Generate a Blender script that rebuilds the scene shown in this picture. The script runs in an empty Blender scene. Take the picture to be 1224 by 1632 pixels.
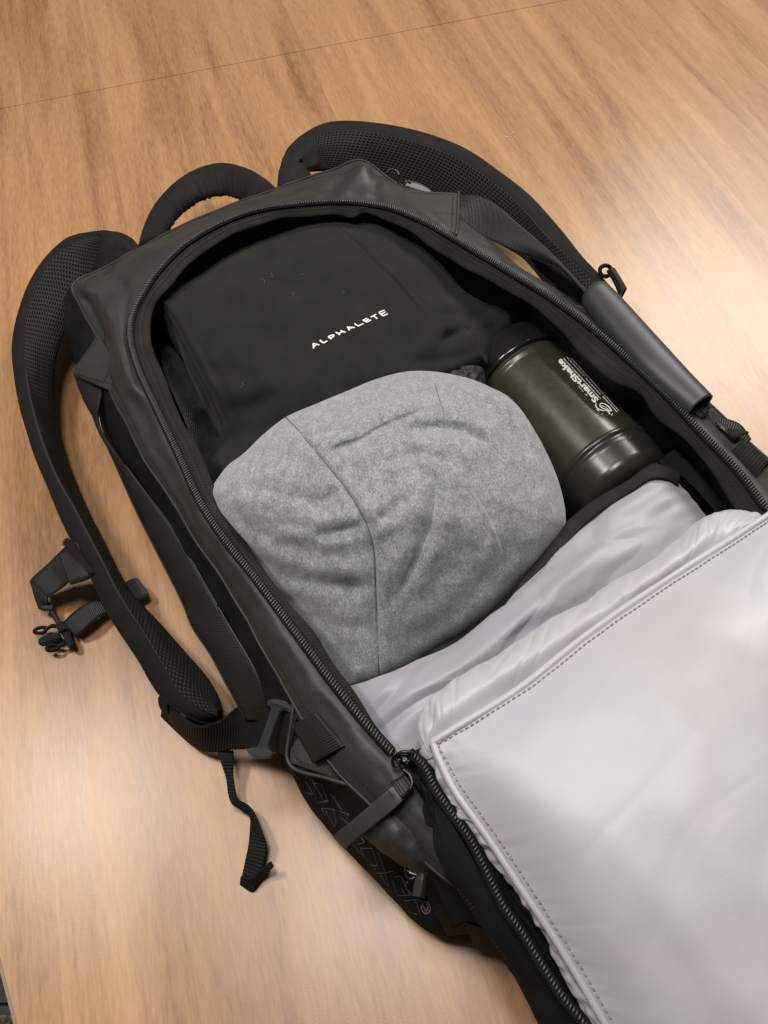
import bpy, bmesh, math
import numpy as np
from mathutils import Matrix, Vector

SC = bpy.context.scene
COL = SC.collection
# ------------------------------------------------------------------ camera
H = 0.66                    # camera height above the table top
F = 1300.0                  # focal length in photo pixels
U0 = np.array([-0.047, -0.533, -0.845]); U0 /= np.linalg.norm(U0)   # world up in camera axes (x right, y down, z ahead)
X0 = np.array([1.0, 0, 0]) - U0 * U0[0]; X0 /= np.linalg.norm(X0)
Y0 = np.cross(U0, X0)
CW = np.stack([X0, Y0, U0])            # rows: world axes in camera axes
CAM = np.array([0.0, 0.0, H])

def ray(px, py):
    d = np.stack([(np.asarray(px, float) - 612) / F, (np.asarray(py, float) - 816) / F, np.ones_like(np.asarray(px, float))], -1)
    return d @ CW.T

def P(px, py, z):
    """point of height z seen at photo pixel (px, py)"""
    d = ray(px, py)
    t = (np.asarray(z, float) - H) / d[..., 2]
    return CAM + d * t[..., None]

def PX(p):
    q = (np.asarray(p) - CAM) @ CW
    return np.stack([q[..., 0] / q[..., 2] * F + 612, q[..., 1] / q[..., 2] * F + 816], -1)

cam_d = bpy.data.cameras.new('camera'); cam = bpy.data.objects.new('camera', cam_d); COL.objects.link(cam)
r_, d_, f_ = CW[:, 0], CW[:, 1], CW[:, 2]
cam.matrix_world = Matrix(((r_[0], -d_[0], -f_[0], 0), (r_[1], -d_[1], -f_[1], 0), (r_[2], -d_[2], -f_[2], H), (0, 0, 0, 1)))
cam_d.sensor_fit = 'VERTICAL'; cam_d.sensor_height = 24.0; cam_d.lens = 24.0 * F / 1632
cam_d.clip_start = 0.01; cam_d.clip_end = 50
SC.camera = cam
SC.render.resolution_x, SC.render.resolution_y = 768, 1024
SC.view_settings.view_transform = 'Standard'; SC.view_settings.look = 'None'
SC.view_settings.exposure = 0.0; SC.view_settings.gamma = 1.0

W = bpy.data.worlds.new('World'); SC.world = W; W.use_nodes = True
W.node_tree.nodes['Background'].inputs[0].default_value = (1.0, 0.98, 0.96, 1)
W.node_tree.nodes['Background'].inputs[1].default_value = 0.085

def area(name, loc, target, sx, sy, power, col=(1, 0.93, 0.82)):
    l = bpy.data.lights.new(name, 'AREA'); l.shape = 'RECTANGLE'; l.size = sx; l.size_y = sy
    l.energy = power; l.color = col
    o = bpy.data.objects.new(name, l); COL.objects.link(o); o.location = loc
    o.rotation_euler = (Vector(target) - Vector(loc)).to_track_quat('-Z', 'Y').to_euler()
    return o
# ceiling fittings of the room
area('ceiling_light', (-1.05, 0.60, 1.9), (-1.05, 0.601, 0), 0.30, 0.30, 25, (1, 0.95, 0.88))
area('ceiling_light', (1.35, 2.45, 2.0), (0.3, 0.7, 0), 1.2, 0.7, 66, (1, 0.95, 0.88))
area('ceiling_light', (-0.13, 0.36, 2.0), (-0.13, 0.361, 0), 0.5, 0.5, 23, (1, 0.97, 0.93))

# ------------------------------------------------------------------ numeric helpers
_rng = np.random.RandomState(7)
_perm = _rng.permutation(512); _g = _rng.uniform(-1, 1, (512, 3))
def noise(x, y, z=0.0, seed=0):
    """smooth value noise in -1..1, vectorised"""
    x = np.asarray(x, float) + seed * 17.31; y = np.asarray(y, float) + seed * 5.77; z = np.asarray(z, float) + 0 * x
    xi, yi, zi = np.floor(x).astype(int), np.floor(y).astype(int), np.floor(z).astype(int)
    fx, fy, fz = x - xi, y - yi, z - zi
    s = lambda t: t * t * t * (t * (t * 6 - 15) + 10)
    def h(a, b, c, dx, dy, dz):
        k = _perm[(_perm[(_perm[a & 511] + b) & 511] + c) & 511]
        g = _g[k]
        return g[..., 0] * dx + g[..., 1] * dy + g[..., 2] * dz
    sx, sy, sz = s(fx), s(fy), s(fz)
    def lerp(a, b, t): return a + (b - a) * t
    r = []
    for c in (0, 1):
        a = lerp(h(xi, yi, zi + c, fx, fy, fz - c), h(xi + 1, yi, zi + c, fx - 1, fy, fz - c), sx)
        b = lerp(h(xi, yi + 1, zi + c, fx, fy - 1, fz - c), h(xi + 1, yi + 1, zi + c, fx - 1, fy - 1, fz - c), sx)
        r.append(lerp(a, b, sy))
    return lerp(r[0], r[1], sz) * 1.3

def smooth01(t):
    t = np.clip(t, 0, 1); return t * t * (3 - 2 * t)

def spline(pts, n, closed=False, t=None, tn=None, even=True):
    pts = np.asarray(pts, float)
    if len(pts) == 2 and not closed:
        w = np.linspace(0, 1, n)[:, None]; return pts[0] * (1 - w) + pts[1] * w
    if closed: pts = np.vstack([pts, pts[:1]])
    if t is None:
        d = np.sqrt(np.linalg.norm(np.diff(pts, axis=0), axis=-1) + 1e-9) if pts.ndim == 2 else None
        t = np.concatenate([[0], np.cumsum(d)])
    k = len(pts)
    h = np.diff(t); s = (pts[1:] - pts[:-1]) / h.reshape((-1,) + (1,) * (pts.ndim - 1))
    m = np.zeros_like(pts)
    hh = h.reshape((-1,) + (1,) * (pts.ndim - 1))
    m[1:-1] = (s[:-1] * hh[1:] + s[1:] * hh[:-1]) / (hh[:-1] + hh[1:])
    if closed:
        m[0] = m[-1] = (s[-1] * hh[0] + s[0] * hh[-1]) / (hh[0] + hh[-1])
    else: m[0] = s[0]; m[-1] = s[-1]
    def ev(q):
        i = np.clip(np.searchsorted(t, q, side='right') - 1, 0, k - 2)
        w = ((q - t[i]) / h[i]).reshape((-1,) + (1,) * (pts.ndim - 1)); H_ = hh[i]
        return ((2 * w**3 - 3 * w**2 + 1) * pts[i] + (w**3 - 2 * w**2 + w) * H_ * m[i] + (-2 * w**3 + 3 * w**2) * pts[i + 1] + (w**3 - w**2) * H_ * m[i + 1])
    if tn is not None: return ev(tn)
    q = np.linspace(t[0], t[-1], n + 1 if closed else n)
    if even and pts.ndim == 2:
        qq = np.linspace(t[0], t[-1], max(400, 4 * n)); e = ev(qq)
        L = np.concatenate([[0], np.cumsum(np.linalg.norm(np.diff(e, axis=0), axis=1))])
        q = np.interp(np.linspace(0, L[-1], n + 1 if closed else n), L, qq)
    r = ev(q)
    return r[:-1] if closed else r

def W3(lst, z=None):
    """pixel list -> world points; entries (x, y, z) or (x, y) with common z"""
    a = np.array([(p[0], p[1], p[2] if len(p) > 2 else z) for p in lst], float)
    return P(a[:, 0], a[:, 1], a[:, 2])

def pdist(px, py, path, n=None):
    """distance (pixels) to a polyline, and signed side"""
    path = np.asarray(path, float)
    best = np.full(np.shape(px), 1e9); side = np.zeros(np.shape(px)); tt = np.zeros(np.shape(px))
    L = 0
    for a, b in zip(path[:-1], path[1:]):
        ab = b - a; l2 = ab @ ab + 1e-9
        t = np.clip(((px - a[0]) * ab[0] + (py - a[1]) * ab[1]) / l2, 0, 1)
        dx = px - (a[0] + t * ab[0]); dy = py - (a[1] + t * ab[1])
        d = np.hypot(dx, dy); s = np.sign(ab[0] * dy - ab[1] * dx)
        m = d < best
        best = np.where(m, d, best); side = np.where(m, s, side); tt = np.where(m, L + t * math.sqrt(l2), tt)
        L += math.sqrt(l2)
    return best, side, tt / L

def bdist(px, py, o):
    """distance to a closed outline, smooth along the middle of the shape"""
    o = np.asarray(o, float)
    if np.allclose(o[0], o[-1]): o = o[:-1]
    d = pdist(px, py, np.vstack([o, o[:1]]))[0]
    q = spline(o, 150, closed=True); h = np.linalg.norm(np.roll(q, -1, 0) - q, axis=1); S = np.zeros(np.shape(px))
    for (x, y), w in zip(q, h): S += w / ((px - x) ** 2 + (py - y) ** 2 + 9) ** 1.5
    ds = np.sqrt(2 / S); w = smooth01((d - 4) / 30)
    return d * (1 - w) + ds * w

# ------------------------------------------------------------------ object helpers
def link(name, me, mat, parent=None, smooth=True):
    o = bpy.data.objects.new(name, me); COL.objects.link(o)
    if mat: me.materials.append(mat)
    if smooth: me.shade_smooth()
    if parent: o.parent = parent
    return o

def tag(o, label=None, cat=None, group=None, kind=None):
    if label: o['label'] = label
    if cat: o['category'] = cat
    if group: o['group'] = group
    if kind: o['kind'] = kind
    return o

def empty(name, label, cat, loc=(0, 0, 0)):
    o = bpy.data.objects.new(name, None); COL.objects.link(o); o.location = loc
    o.empty_display_size = 0.05
    return tag(o, label, cat)

def solid(o, t, offset=-1, bevel=0):
    if offset == -1:                      # the sheet's own surface is its upper face; thickness grows downwards
        n = len(o.data.polygons); nn = np.empty(n * 3, np.float32); o.data.polygons.foreach_get('normal', nn)
        if nn.reshape(-1, 3)[:, 2].sum() < -0.05 * n: o.data.flip_normals()
    m = o.modifiers.new('thickness', 'SOLIDIFY'); m.thickness = t; m.offset = offset
    if bevel:
        b = o.modifiers.new('bevel', 'BEVEL'); b.width = bevel; b.segments = 2; b.limit_method = 'ANGLE'
    return o

def grid_mesh(name, G, cu=False, cv=False, capu=False):
    nv, nu = G.shape[:2]
    idx = np.arange(nv * nu).reshape(nv, nu)
    A = idx if not cu else np.hstack([idx, idx[:, :1]])
    A = A if not cv else np.vstack([A, A[:1]])
    f = np.stack([A[:-1, :-1], A[:-1, 1:], A[1:, 1:], A[1:, :-1]], -1).reshape(-1, 4)
    # metric uv
    Gu = G if not cu else np.concatenate([G, G[:, :1]], 1)
    Gu = Gu if not cv else np.concatenate([Gu, Gu[:1]], 0)
    du = np.linalg.norm(np.diff(Gu, axis=1), axis=2).mean(0); dv = np.linalg.norm(np.diff(Gu, axis=0), axis=2).mean(1)
    cuu = np.concatenate([[0], np.cumsum(du)]); cvv = np.concatenate([[0], np.cumsum(dv)])
    UU, VV = np.meshgrid(cuu, cvv)
    UVc = np.stack([UU, VV], -1)
    uv = np.stack([UVc[:-1, :-1], UVc[:-1, 1:], UVc[1:, 1:], UVc[1:, :-1]], 2).reshape(-1, 2)
    me = bpy.data.meshes.new(name)
    me.from_pydata(G.reshape(-1, 3).tolist(), [], f.tolist())
    l = me.uv_layers.new(name='UVMap')
    l.data.foreach_set('uv', uv.astype(np.float32).ravel())
    if capu and cv:
        bm = bmesh.new(); bm.from_mesh(me); bm.verts.ensure_lookup_table()
        bm.faces.new([bm.verts[i] for i in idx[:, 0]]); bm.faces.new([bm.verts[i] for i in idx[::-1, -1]])
        bmesh.ops.recalc_face_normals(bm, faces=bm.faces)
        bm.to_mesh(me); bm.free()
    return me

def normals(G, cu=False):
    gu = np.gradient(G, axis=1) if not cu else (np.roll(G, -1, 1) - np.roll(G, 1, 1)) / 2
    gv = np.gradient(G, axis=0)
    n = np.cross(gu, gv); n /= np.linalg.norm(n, axis=2, keepdims=True) + 1e-12
    if n[..., 2].mean() < 0: n = -n
    return n

def loft_grid(rows, nu, nv, cu=False, cv=False, same=False, disp=None):
    if same:
        R = np.stack([np.asarray(r, float) for r in rows])        # (k, m, 3)
        Q = R if not cu else np.concatenate([R, R[:, :1]], 1)
        d = np.sqrt(np.linalg.norm(np.diff(Q, axis=1), axis=2).mean(0) + 1e-9)
        t = np.concatenate([[0], np.cumsum(d)])
        A = spline(R.transpose(1, 0, 2), nu, closed=cu, t=t, even=False).transpose(1, 0, 2)
    else:
        A = np.stack([spline(r, nu, closed=cu) for r in rows])
    if len(A) == 2 and not cv:
        w = np.linspace(0, 1, nv)[:, None, None]; G = A[0] * (1 - w) + A[1] * w
    else:
        Q = A if not cv else np.concatenate([A, A[:1]], 0)
        d = np.sqrt(np.linalg.norm(np.diff(Q, axis=0), axis=2).mean(1) + 1e-9)
        G = spline(A, nv, closed=cv, t=np.concatenate([[0], np.cumsum(d)]), even=False)
    if disp is not None:
        u = np.linspace(0, 1, G.shape[1]); v = np.linspace(0, 1, G.shape[0])
        UU, VV = np.meshgrid(u, v)
        G = G + normals(G, cu) * disp(G, UU, VV)[..., None]
    return G

def loft(name, rows, nu, nv, mat, parent=None, thick=0, cu=False, cv=False, same=False, disp=None, cap=False, off=-1, bevel=0):
    G = loft_grid(rows, nu, nv, cu, cv, same, disp)
    o = link(name, grid_mesh(name, G, cu, cv, cap), mat, parent)
    if thick: solid(o, thick, off, bevel)
    return o

def tube(name, pts, r, mat, parent=None, seg=8, n=None, closed=False, flat=1.0, raw=False, up=(0, 0, 1)):
    """round or flattened bar along a world polyline"""
    pts = np.asarray(pts, float)
    c = spline(pts, n or max(8, len(pts) * 6), closed=closed)
    tan = (np.roll(c, -1, 0) - np.roll(c, 1, 0)) if closed else np.gradient(c, axis=0)
    tan /= np.linalg.norm(tan, axis=1, keepdims=True)
    s = np.cross(tan, np.asarray(up, float)); s /= np.linalg.norm(s, axis=1, keepdims=True) + 1e-9
    u = np.cross(s, tan)
    rr = np.interp(np.linspace(0, 1, len(c)), np.linspace(0, 1, len(np.atleast_1d(r))), np.atleast_1d(r))
    a = np.linspace(0, 2 * np.pi, seg, endpoint=False)
    G = c[None] + rr[None, :, None] * (np.cos(a)[:, None, None] * s[None] + flat * np.sin(a)[:, None, None] * u[None])
    if raw: return G
    return link(name, grid_mesh(name, G, cu=closed, cv=True, capu=not closed), mat, parent)

def merge_grids(name, grids, mat, parent=None, cu=False, cv=True):
    V, Fc, o = [], [], 0
    for G in grids:
        nv, nu = G.shape[:2]; idx = np.arange(nv * nu).reshape(nv, nu) + o
        A = idx if not cu else np.hstack([idx, idx[:, :1]]); A = A if not cv else np.vstack([A, A[:1]])
        Fc += np.stack([A[:-1, :-1], A[:-1, 1:], A[1:, 1:], A[1:, :-1]], -1).reshape(-1, 4).tolist()
        if cv and not cu: Fc += [idx[:, 0].tolist(), idx[::-1, -1].tolist()]
        V += G.reshape(-1, 3).tolist(); o += nv * nu
    me = bpy.data.meshes.new(name); me.from_pydata(V, [], Fc)
    return link(name, me, mat, parent)

def prism(name, poly, z, t, mat, parent=None, bevel=0.0006, holes=None):
    """flat plate with the given pixel outline whose top is at z (a number or one per corner), thickness t downwards"""
    top = W3([(p[0], p[1], p[2] if len(p) > 2 else z) for p in poly])
    n = len(top); bot = top - np.array([0, 0, t])
    me = bpy.data.meshes.new(name)
    me.from_pydata(np.vstack([top, bot]).tolist(), [], [list(range(n)), list(range(2 * n - 1, n - 1, -1))] + [[i, i + n, (i + 1) % n + n, (i + 1) % n] for i in range(n)])
    bm = bmesh.new(); bm.from_mesh(me); bmesh.ops.recalc_face_normals(bm, faces=bm.faces)
    if bevel: bmesh.ops.bevel(bm, geom=bm.edges[:], offset=bevel, segments=2, affect='EDGES', clamp_overlap=True)
    bm.to_mesh(me); bm.free()
    return link(name, me, mat, parent, smooth=False)

def curve_frames(pts, n, closed=False):
    c = spline(pts, n, closed=closed)
    t = (np.roll(c, -1, 0) - np.roll(c, 1, 0)) if closed else np.gradient(c, axis=0)
    t /= np.linalg.norm(t, axis=1, keepdims=True)
    s = np.cross(t, [0, 0, 1.0]); s /= np.linalg.norm(s, axis=1, keepdims=True)
    return c, t, s, np.cross(s, t)

def bits(name, centers, tans, sides, ups, l, w, h, mat, parent=None):
    """many small rounded bars (stitches, zip teeth) joined in one mesh"""
    prof = []
    for x, k in ((-1, .55), (-.55, 1), (.55, 1), (1, .55)):
        for a in range(6):
            an = a * math.pi / 3; prof.append((x, k * math.cos(an), k * math.sin(an)))
    prof = np.array(prof) * np.array([l / 2, w / 2, h / 2])
    f = []
    for i in range(3):
        for a in range(6): f.append([i * 6 + a, i * 6 + (a + 1) % 6, (i + 1) * 6 + (a + 1) % 6, (i + 1) * 6 + a])
    f += [[5, 4, 3, 2, 1, 0], [18, 19, 20, 21, 22, 23]]
    V = (centers[:, None] + prof[None, :, :1] * tans[:, None] + prof[None, :, 1:2] * sides[:, None] + prof[None, :, 2:] * ups[:, None]).reshape(-1, 3)
    Fc = [[q + 24 * k for q in ff] for k in range(len(centers)) for ff in f]
    me = bpy.data.meshes.new(name); me.from_pydata(V.tolist(), [], Fc)
    return link(name, me, mat, parent)

def stitches(pts, mat, parent, pitch=0.0034, l=0.0022, w=0.0007, closed=False, lift=0.0003, name='stitching'):
    c0 = spline(pts, 200, closed=closed); L = np.linalg.norm(np.diff(c0, axis=0), axis=1).sum()
    c, t, s, u = curve_frames(pts, max(4, int(L / pitch)), closed)
    return bits(name, c + u * lift, t, s, u, l, w, w, mat, parent)

# ------------------------------------------------------------------ materials
def M(name):
    m = bpy.data.materials.new(name); m.use_nodes = True
    return m, m.node_tree, m.node_tree.nodes['Principled BSDF']
def N(nt, typ, **kw):
    n = nt.nodes.new(typ)
    for k, v in kw.items():
        if k in n.inputs.keys(): n.inputs[k].default_value = v
        else: setattr(n, k, v)
    return n
def mapping(nt, scale=(1, 1, 1), src='UV', rot=(0, 0, 0)):
    tc = N(nt, 'ShaderNodeTexCoord'); mp = N(nt, 'ShaderNodeMapping'); mp.inputs['Scale'].default_value = scale; mp.inputs['Rotation'].default_value = rot
    nt.links.new(tc.outputs[src], mp.inputs['Vector']); return mp.outputs['Vector']
def ramp(nt, fac, stops):
    r = N(nt, 'ShaderNodeValToRGB'); e = r.color_ramp.elements
    while len(e) < len(stops): e.new(0.5)
    for el, (p, c) in zip(e, stops): el.position = p; el.color = (*c, 1) if len(c) == 3 else c
    nt.links.new(fac, r.inputs['Fac']); return r.outputs['Color']
def bump(nt, b, h, strength, dist, prev=None):
    n = N(nt, 'ShaderNodeBump'); n.inputs['Strength'].default_value = strength; n.inputs['Distance'].default_value = dist
    nt.links.new(h, n.inputs['Height'])
    if prev is not None: nt.links.new(prev, n.inputs['Normal'])
    nt.links.new(n.outputs['Normal'], b.inputs['Normal']); return n.outputs['Normal']
def math_(nt, op, a, b=None):
    n = N(nt, 'ShaderNodeMath'); n.operation = op
    for i, v in enumerate((a, b)):
        if v is None: continue
        if isinstance(v, (int, float)): n.inputs[i].default_value = v
        else: nt.links.new(v, n.inputs[i])
    return n.outputs[0]

def cloth(name, col, rough=0.6, var=0.25, weave=None, spec=0.4, sheen=0.0, fine=900, bs=0.25, coat=0, wr=None):
    m, nt, b = M(name)
    v = mapping(nt, (1, 1, 1), 'Object')
    n1 = N(nt, 'ShaderNodeTexNoise', Scale=35.0, Detail=5.0); nt.links.new(v, n1.inputs['Vector'])
    c = ramp(nt, n1.outputs['Fac'], [(0.3, tuple(x * (1 - var) for x in col)), (0.7, tuple(x * (1 + var) for x in col))])
    nt.links.new(c, b.inputs['Base Color'])
    b.inputs['Roughness'].default_value = rough; b.inputs['Specular IOR Level'].default_value = spec
    if sheen: b.inputs['Sheen Weight'].default_value = sheen; b.inputs['Sheen Roughness'].default_value = 0.4
    if coat: b.inputs['Coat Weight'].default_value = coat; b.inputs['Coat Roughness'].default_value = 0.3
    n2 = N(nt, 'ShaderNodeTexNoise', Scale=float(fine), Detail=2.0); nt.links.new(v, n2.inputs['Vector'])
    pr = bump(nt, b, n2.outputs['Fac'], bs, 0.0004)
    if wr:
        n3 = N(nt, 'ShaderNodeTexNoise', Scale=wr[0], Detail=3.0); nt.links.new(v, n3.inputs['Vector'])
        pr = bump(nt, b, n3.outputs['Fac'], 0.6, wr[1], pr)
    if weave:       # (pitch along u, pitch along v, depth)
        uv = mapping(nt, (1, 1, 1), 'UV'); sp = N(nt, 'ShaderNodeSeparateXYZ'); nt.links.new(uv, sp.inputs[0])
        h = None
        for k, p in enumerate(weave[:2]):
            if not p: continue
            s = math_(nt, 'SINE', math_(nt, 'MULTIPLY', sp.outputs[k], 2 * math.pi / p))
            h = s if h is None else math_(nt, 'ADD', h, s)
        bump(nt, b, h, 0.8, weave[2], pr)
    return m

MAT = {}
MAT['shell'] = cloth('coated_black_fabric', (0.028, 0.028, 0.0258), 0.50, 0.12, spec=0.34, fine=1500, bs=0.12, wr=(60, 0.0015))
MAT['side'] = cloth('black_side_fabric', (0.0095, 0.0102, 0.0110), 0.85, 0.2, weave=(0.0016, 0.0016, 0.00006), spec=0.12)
MAT['tape'] = cloth('zip_tape', (0.006, 0.006, 0.006), 0.75, 0.3, weave=(0.0014, None, 0.0003), spec=0.25)
MAT['lip'] = cloth('black_lip_fabric', (0.016, 0.0147, 0.0132), 0.85, 0.3, spec=0.2, fine=1200, bs=0.4)
MAT['web'] = cloth('black_webbing', (0.012, 0.012, 0.0117), 0.65, 0.15, weave=(0.0026, None, 0.0005), spec=0.15)
MAT['web2'] = cloth('black_webbing_fine', (0.015, 0.015, 0.0145), 0.5, 0.15, weave=(0.0018, None, 0.00018), spec=0.3)
MAT['binding'] = cloth('black_strap_fabric', (0.010, 0.0092, 0.0085), 0.8, 0.3, weave=(0.0014, 0.0014, 0.0001), spec=0.2)
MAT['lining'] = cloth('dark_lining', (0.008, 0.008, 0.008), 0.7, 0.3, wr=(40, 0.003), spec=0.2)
MAT['grip'] = cloth('charcoal_grip_wrap', (0.029, 0.030, 0.032), 0.46, 0.08, spec=0.45, fine=2000, bs=0.08)
MAT['leather'] = cloth('black_smooth_patch', (0.032, 0.032, 0.029), 0.45, 0.1, spec=0.45, fine=2000, bs=0.1)
MAT['thread'] = cloth('black_thread', (0.008, 0.008, 0.008), 0.6, 0.1)
MAT['hoodie'] = cloth('black_jersey', (0.0125, 0.0128, 0.0112), 0.9, 0.15, sheen=0.05, fine=1600, bs=0.35, spec=0.2)
MAT['dark_knit'] = cloth('black_knit', (0.018, 0.018, 0.018), 0.95, 0.7, sheen=0.12, spec=0.1, weave=(0.003, 0.003, 0.0002))
MAT['crinkle'] = cloth('black_crinkled_fabric', (0.012, 0.012, 0.012), 0.6, 0.3, wr=(160, 0.004))

def mk_mesh():
    m, nt, b = M('black_spacer_mesh')
    uv = mapping(nt, (1 / 0.0052, 1 / 0.0030, 1), 'UV')
    sp = N(nt, 'ShaderNodeSeparateXYZ'); nt.links.new(uv, sp.inputs[0])
    row = math_(nt, 'FLOOR', sp.outputs[1]); odd = math_(nt, 'MULTIPLY', math_(nt, 'MODULO', row, 2.0), 0.5)
    fx = math_(nt, 'SUBTRACT', math_(nt, 'FRACT', math_(nt, 'ADD', sp.outputs[0], odd)), 0.5)
    fy = math_(nt, 'SUBTRACT', math_(nt, 'FRACT', sp.outputs[1]), 0.5)
    r2 = math_(nt, 'ADD', math_(nt, 'MULTIPLY', fx, fx), math_(nt, 'MULTIPLY', math_(nt, 'MULTIPLY', fy, fy), 0.8))
    d = math_(nt, 'SQRT', r2)
    c = ramp(nt, d, [(0.20, (0.0015, 0.0015, 0.0015)), (0.36, (0.028, 0.027, 0.026))])
    nt.links.new(c, b.inputs['Base Color']); b.inputs['Roughness'].default_value = 0.8; b.inputs['Specular IOR Level'].default_value = 0.2
    hh = ramp(nt, d, [(0.18, (0, 0, 0)), (0.42, (1, 1, 1))])
    bump(nt, b, hh, 1.0, 0.002)
    return m
MAT['mesh'] = mk_mesh()

def plastic(name, col, rough, spec=0.5, metallic=0.0, coat=0.0):
    m, nt, b = M(name)
    v = mapping(nt, (1, 1, 1), 'Object'); n1 = N(nt, 'ShaderNodeTexNoise', Scale=120.0, Detail=4.0); nt.links.new(v, n1.inputs['Vector'])
    nt.links.new(ramp(nt, n1.outputs['Fac'], [(0.3, tuple(x * .9 for x in col)), (0.7, tuple(x * 1.1 for x in col))]), b.inputs['Base Color'])
    rr = N(nt, 'ShaderNodeMapRange'); rr.inputs['To Min'].default_value = rough * 0.8; rr.inputs['To Max'].default_value = rough * 1.25
    nt.links.new(n1.outputs['Fac'], rr.inputs['Value']); nt.links.new(rr.outputs[0], b.inputs['Roughness'])
    b.inputs['Specular IOR Level'].default_value = spec; b.inputs['Metallic'].default_value = metallic
    b.inputs['Coat Weight'].default_value = coat; b.inputs['Coat Roughness'].default_value = 0.15
    return m
MAT['plastic'] = plastic('black_plastic', (0.005, 0.005, 0.005), 0.5, 0.10)
MAT['coil'] = plastic('black_nylon_coil', (0.055, 0.055, 0.052), 0.28, 0.6)
MAT['metal'] = plastic('gunmetal', (0.045, 0.045, 0.045), 0.32, 0.5, 0.9)
MAT['bottle'] = plastic('smoke_olive_plastic', (0.028, 0.0285, 0.0185), 0.33, 0.5, coat=0.15)
MAT['bottle_lid'] = plastic('glossy_black_plastic', (0.010, 0.010, 0.009), 0.16, 0.6)
MAT['bottle_base'] = plastic('dark_olive_plastic', (0.021, 0.0208, 0.0165), 0.28, 0.5)
MAT['white'] = plastic('white_print', (0.78, 0.78, 0.76), 0.5)
MAT['greyline'] = plastic('grey_print', (0.075, 0.072, 0.074), 0.4)
MAT['pink'] = plastic('rose_print', (0.07, 0.03, 0.035), 0.4)
MAT['crumb'] = plastic('pale_crumb', (0.8, 0.7, 0.55), 0.6)

def mk_heather():
    m, nt, b = M('heather_grey_jersey')
    v2 = mapping(nt, (1, 0.6, 0.8), 'Object', (0, 0, 0.5))
    n1 = N(nt, 'ShaderNodeTexNoise', Scale=860.0, Detail=4.0, Roughness=0.7); nt.links.new(v2, n1.inputs['Vector'])
    n2 = N(nt, 'ShaderNodeTexNoise', Scale=160.0, Detail=3.0, Roughness=0.6); nt.links.new(v2, n2.inputs['Vector'])
    s = math_(nt, 'ADD', math_(nt, 'MULTIPLY', n1.outputs['Fac'], 0.74), math_(nt, 'MULTIPLY', n2.outputs['Fac'], 0.26))
    c = ramp(nt, s, [(0.37, (0.125, 0.129, 0.135)), (0.50, (0.215, 0.221, 0.229)), (0.65, (0.36, 0.368, 0.377))])
    nt.links.new(c, b.inputs['Base Color']); b.inputs['Roughness'].default_value = 0.95; b.inputs['Specular IOR Level'].default_value = 0.1
    b.inputs['Sheen Weight'].default_value = 0.35; b.inputs['Sheen Roughness'].default_value = 0.6
    bump(nt, b, n1.outputs['Fac'], 0.5, 0.0008)
    return m
MAT['heather'] = mk_heather()

def mk_satin(name, col, rough=0.42):
    m, nt, b = M(name)
    v = mapping(nt, (1, 1, 1), 'Object')
    n1 = N(nt, 'ShaderNodeTexNoise', Scale=9.0, Detail=3.0); nt.links.new(v, n1.inputs['Vector'])
    c = ramp(nt, n1.outputs['Fac'], [(0.35, (col[0] * 1.0, col[1] * .965, col[2] * .97)), (0.65, (col[0] * .95, col[1] * .98, col[2] * 1.05))])  # pinkish and bluish tints of the room's reflections, put into the colour
    nt.links.new(c, b.inputs['Base Color']); b.inputs['Roughness'].default_value = rough
    b.inputs['Sheen Weight'].default_value = 0.2
    n3 = N(nt, 'ShaderNodeTexNoise', Scale=2200.0, Detail=1.0); nt.links.new(v, n3.inputs['Vector'])
    bump(nt, b, n3.outputs['Fac'], 0.3, 0.0003)
    return m
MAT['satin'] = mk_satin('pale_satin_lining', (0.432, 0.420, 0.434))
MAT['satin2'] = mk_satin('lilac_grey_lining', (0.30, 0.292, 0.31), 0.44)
MAT['stitch_light'] = cloth('mauve_thread', (0.30, 0.25, 0.25), 0.7, 0.1)

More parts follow.
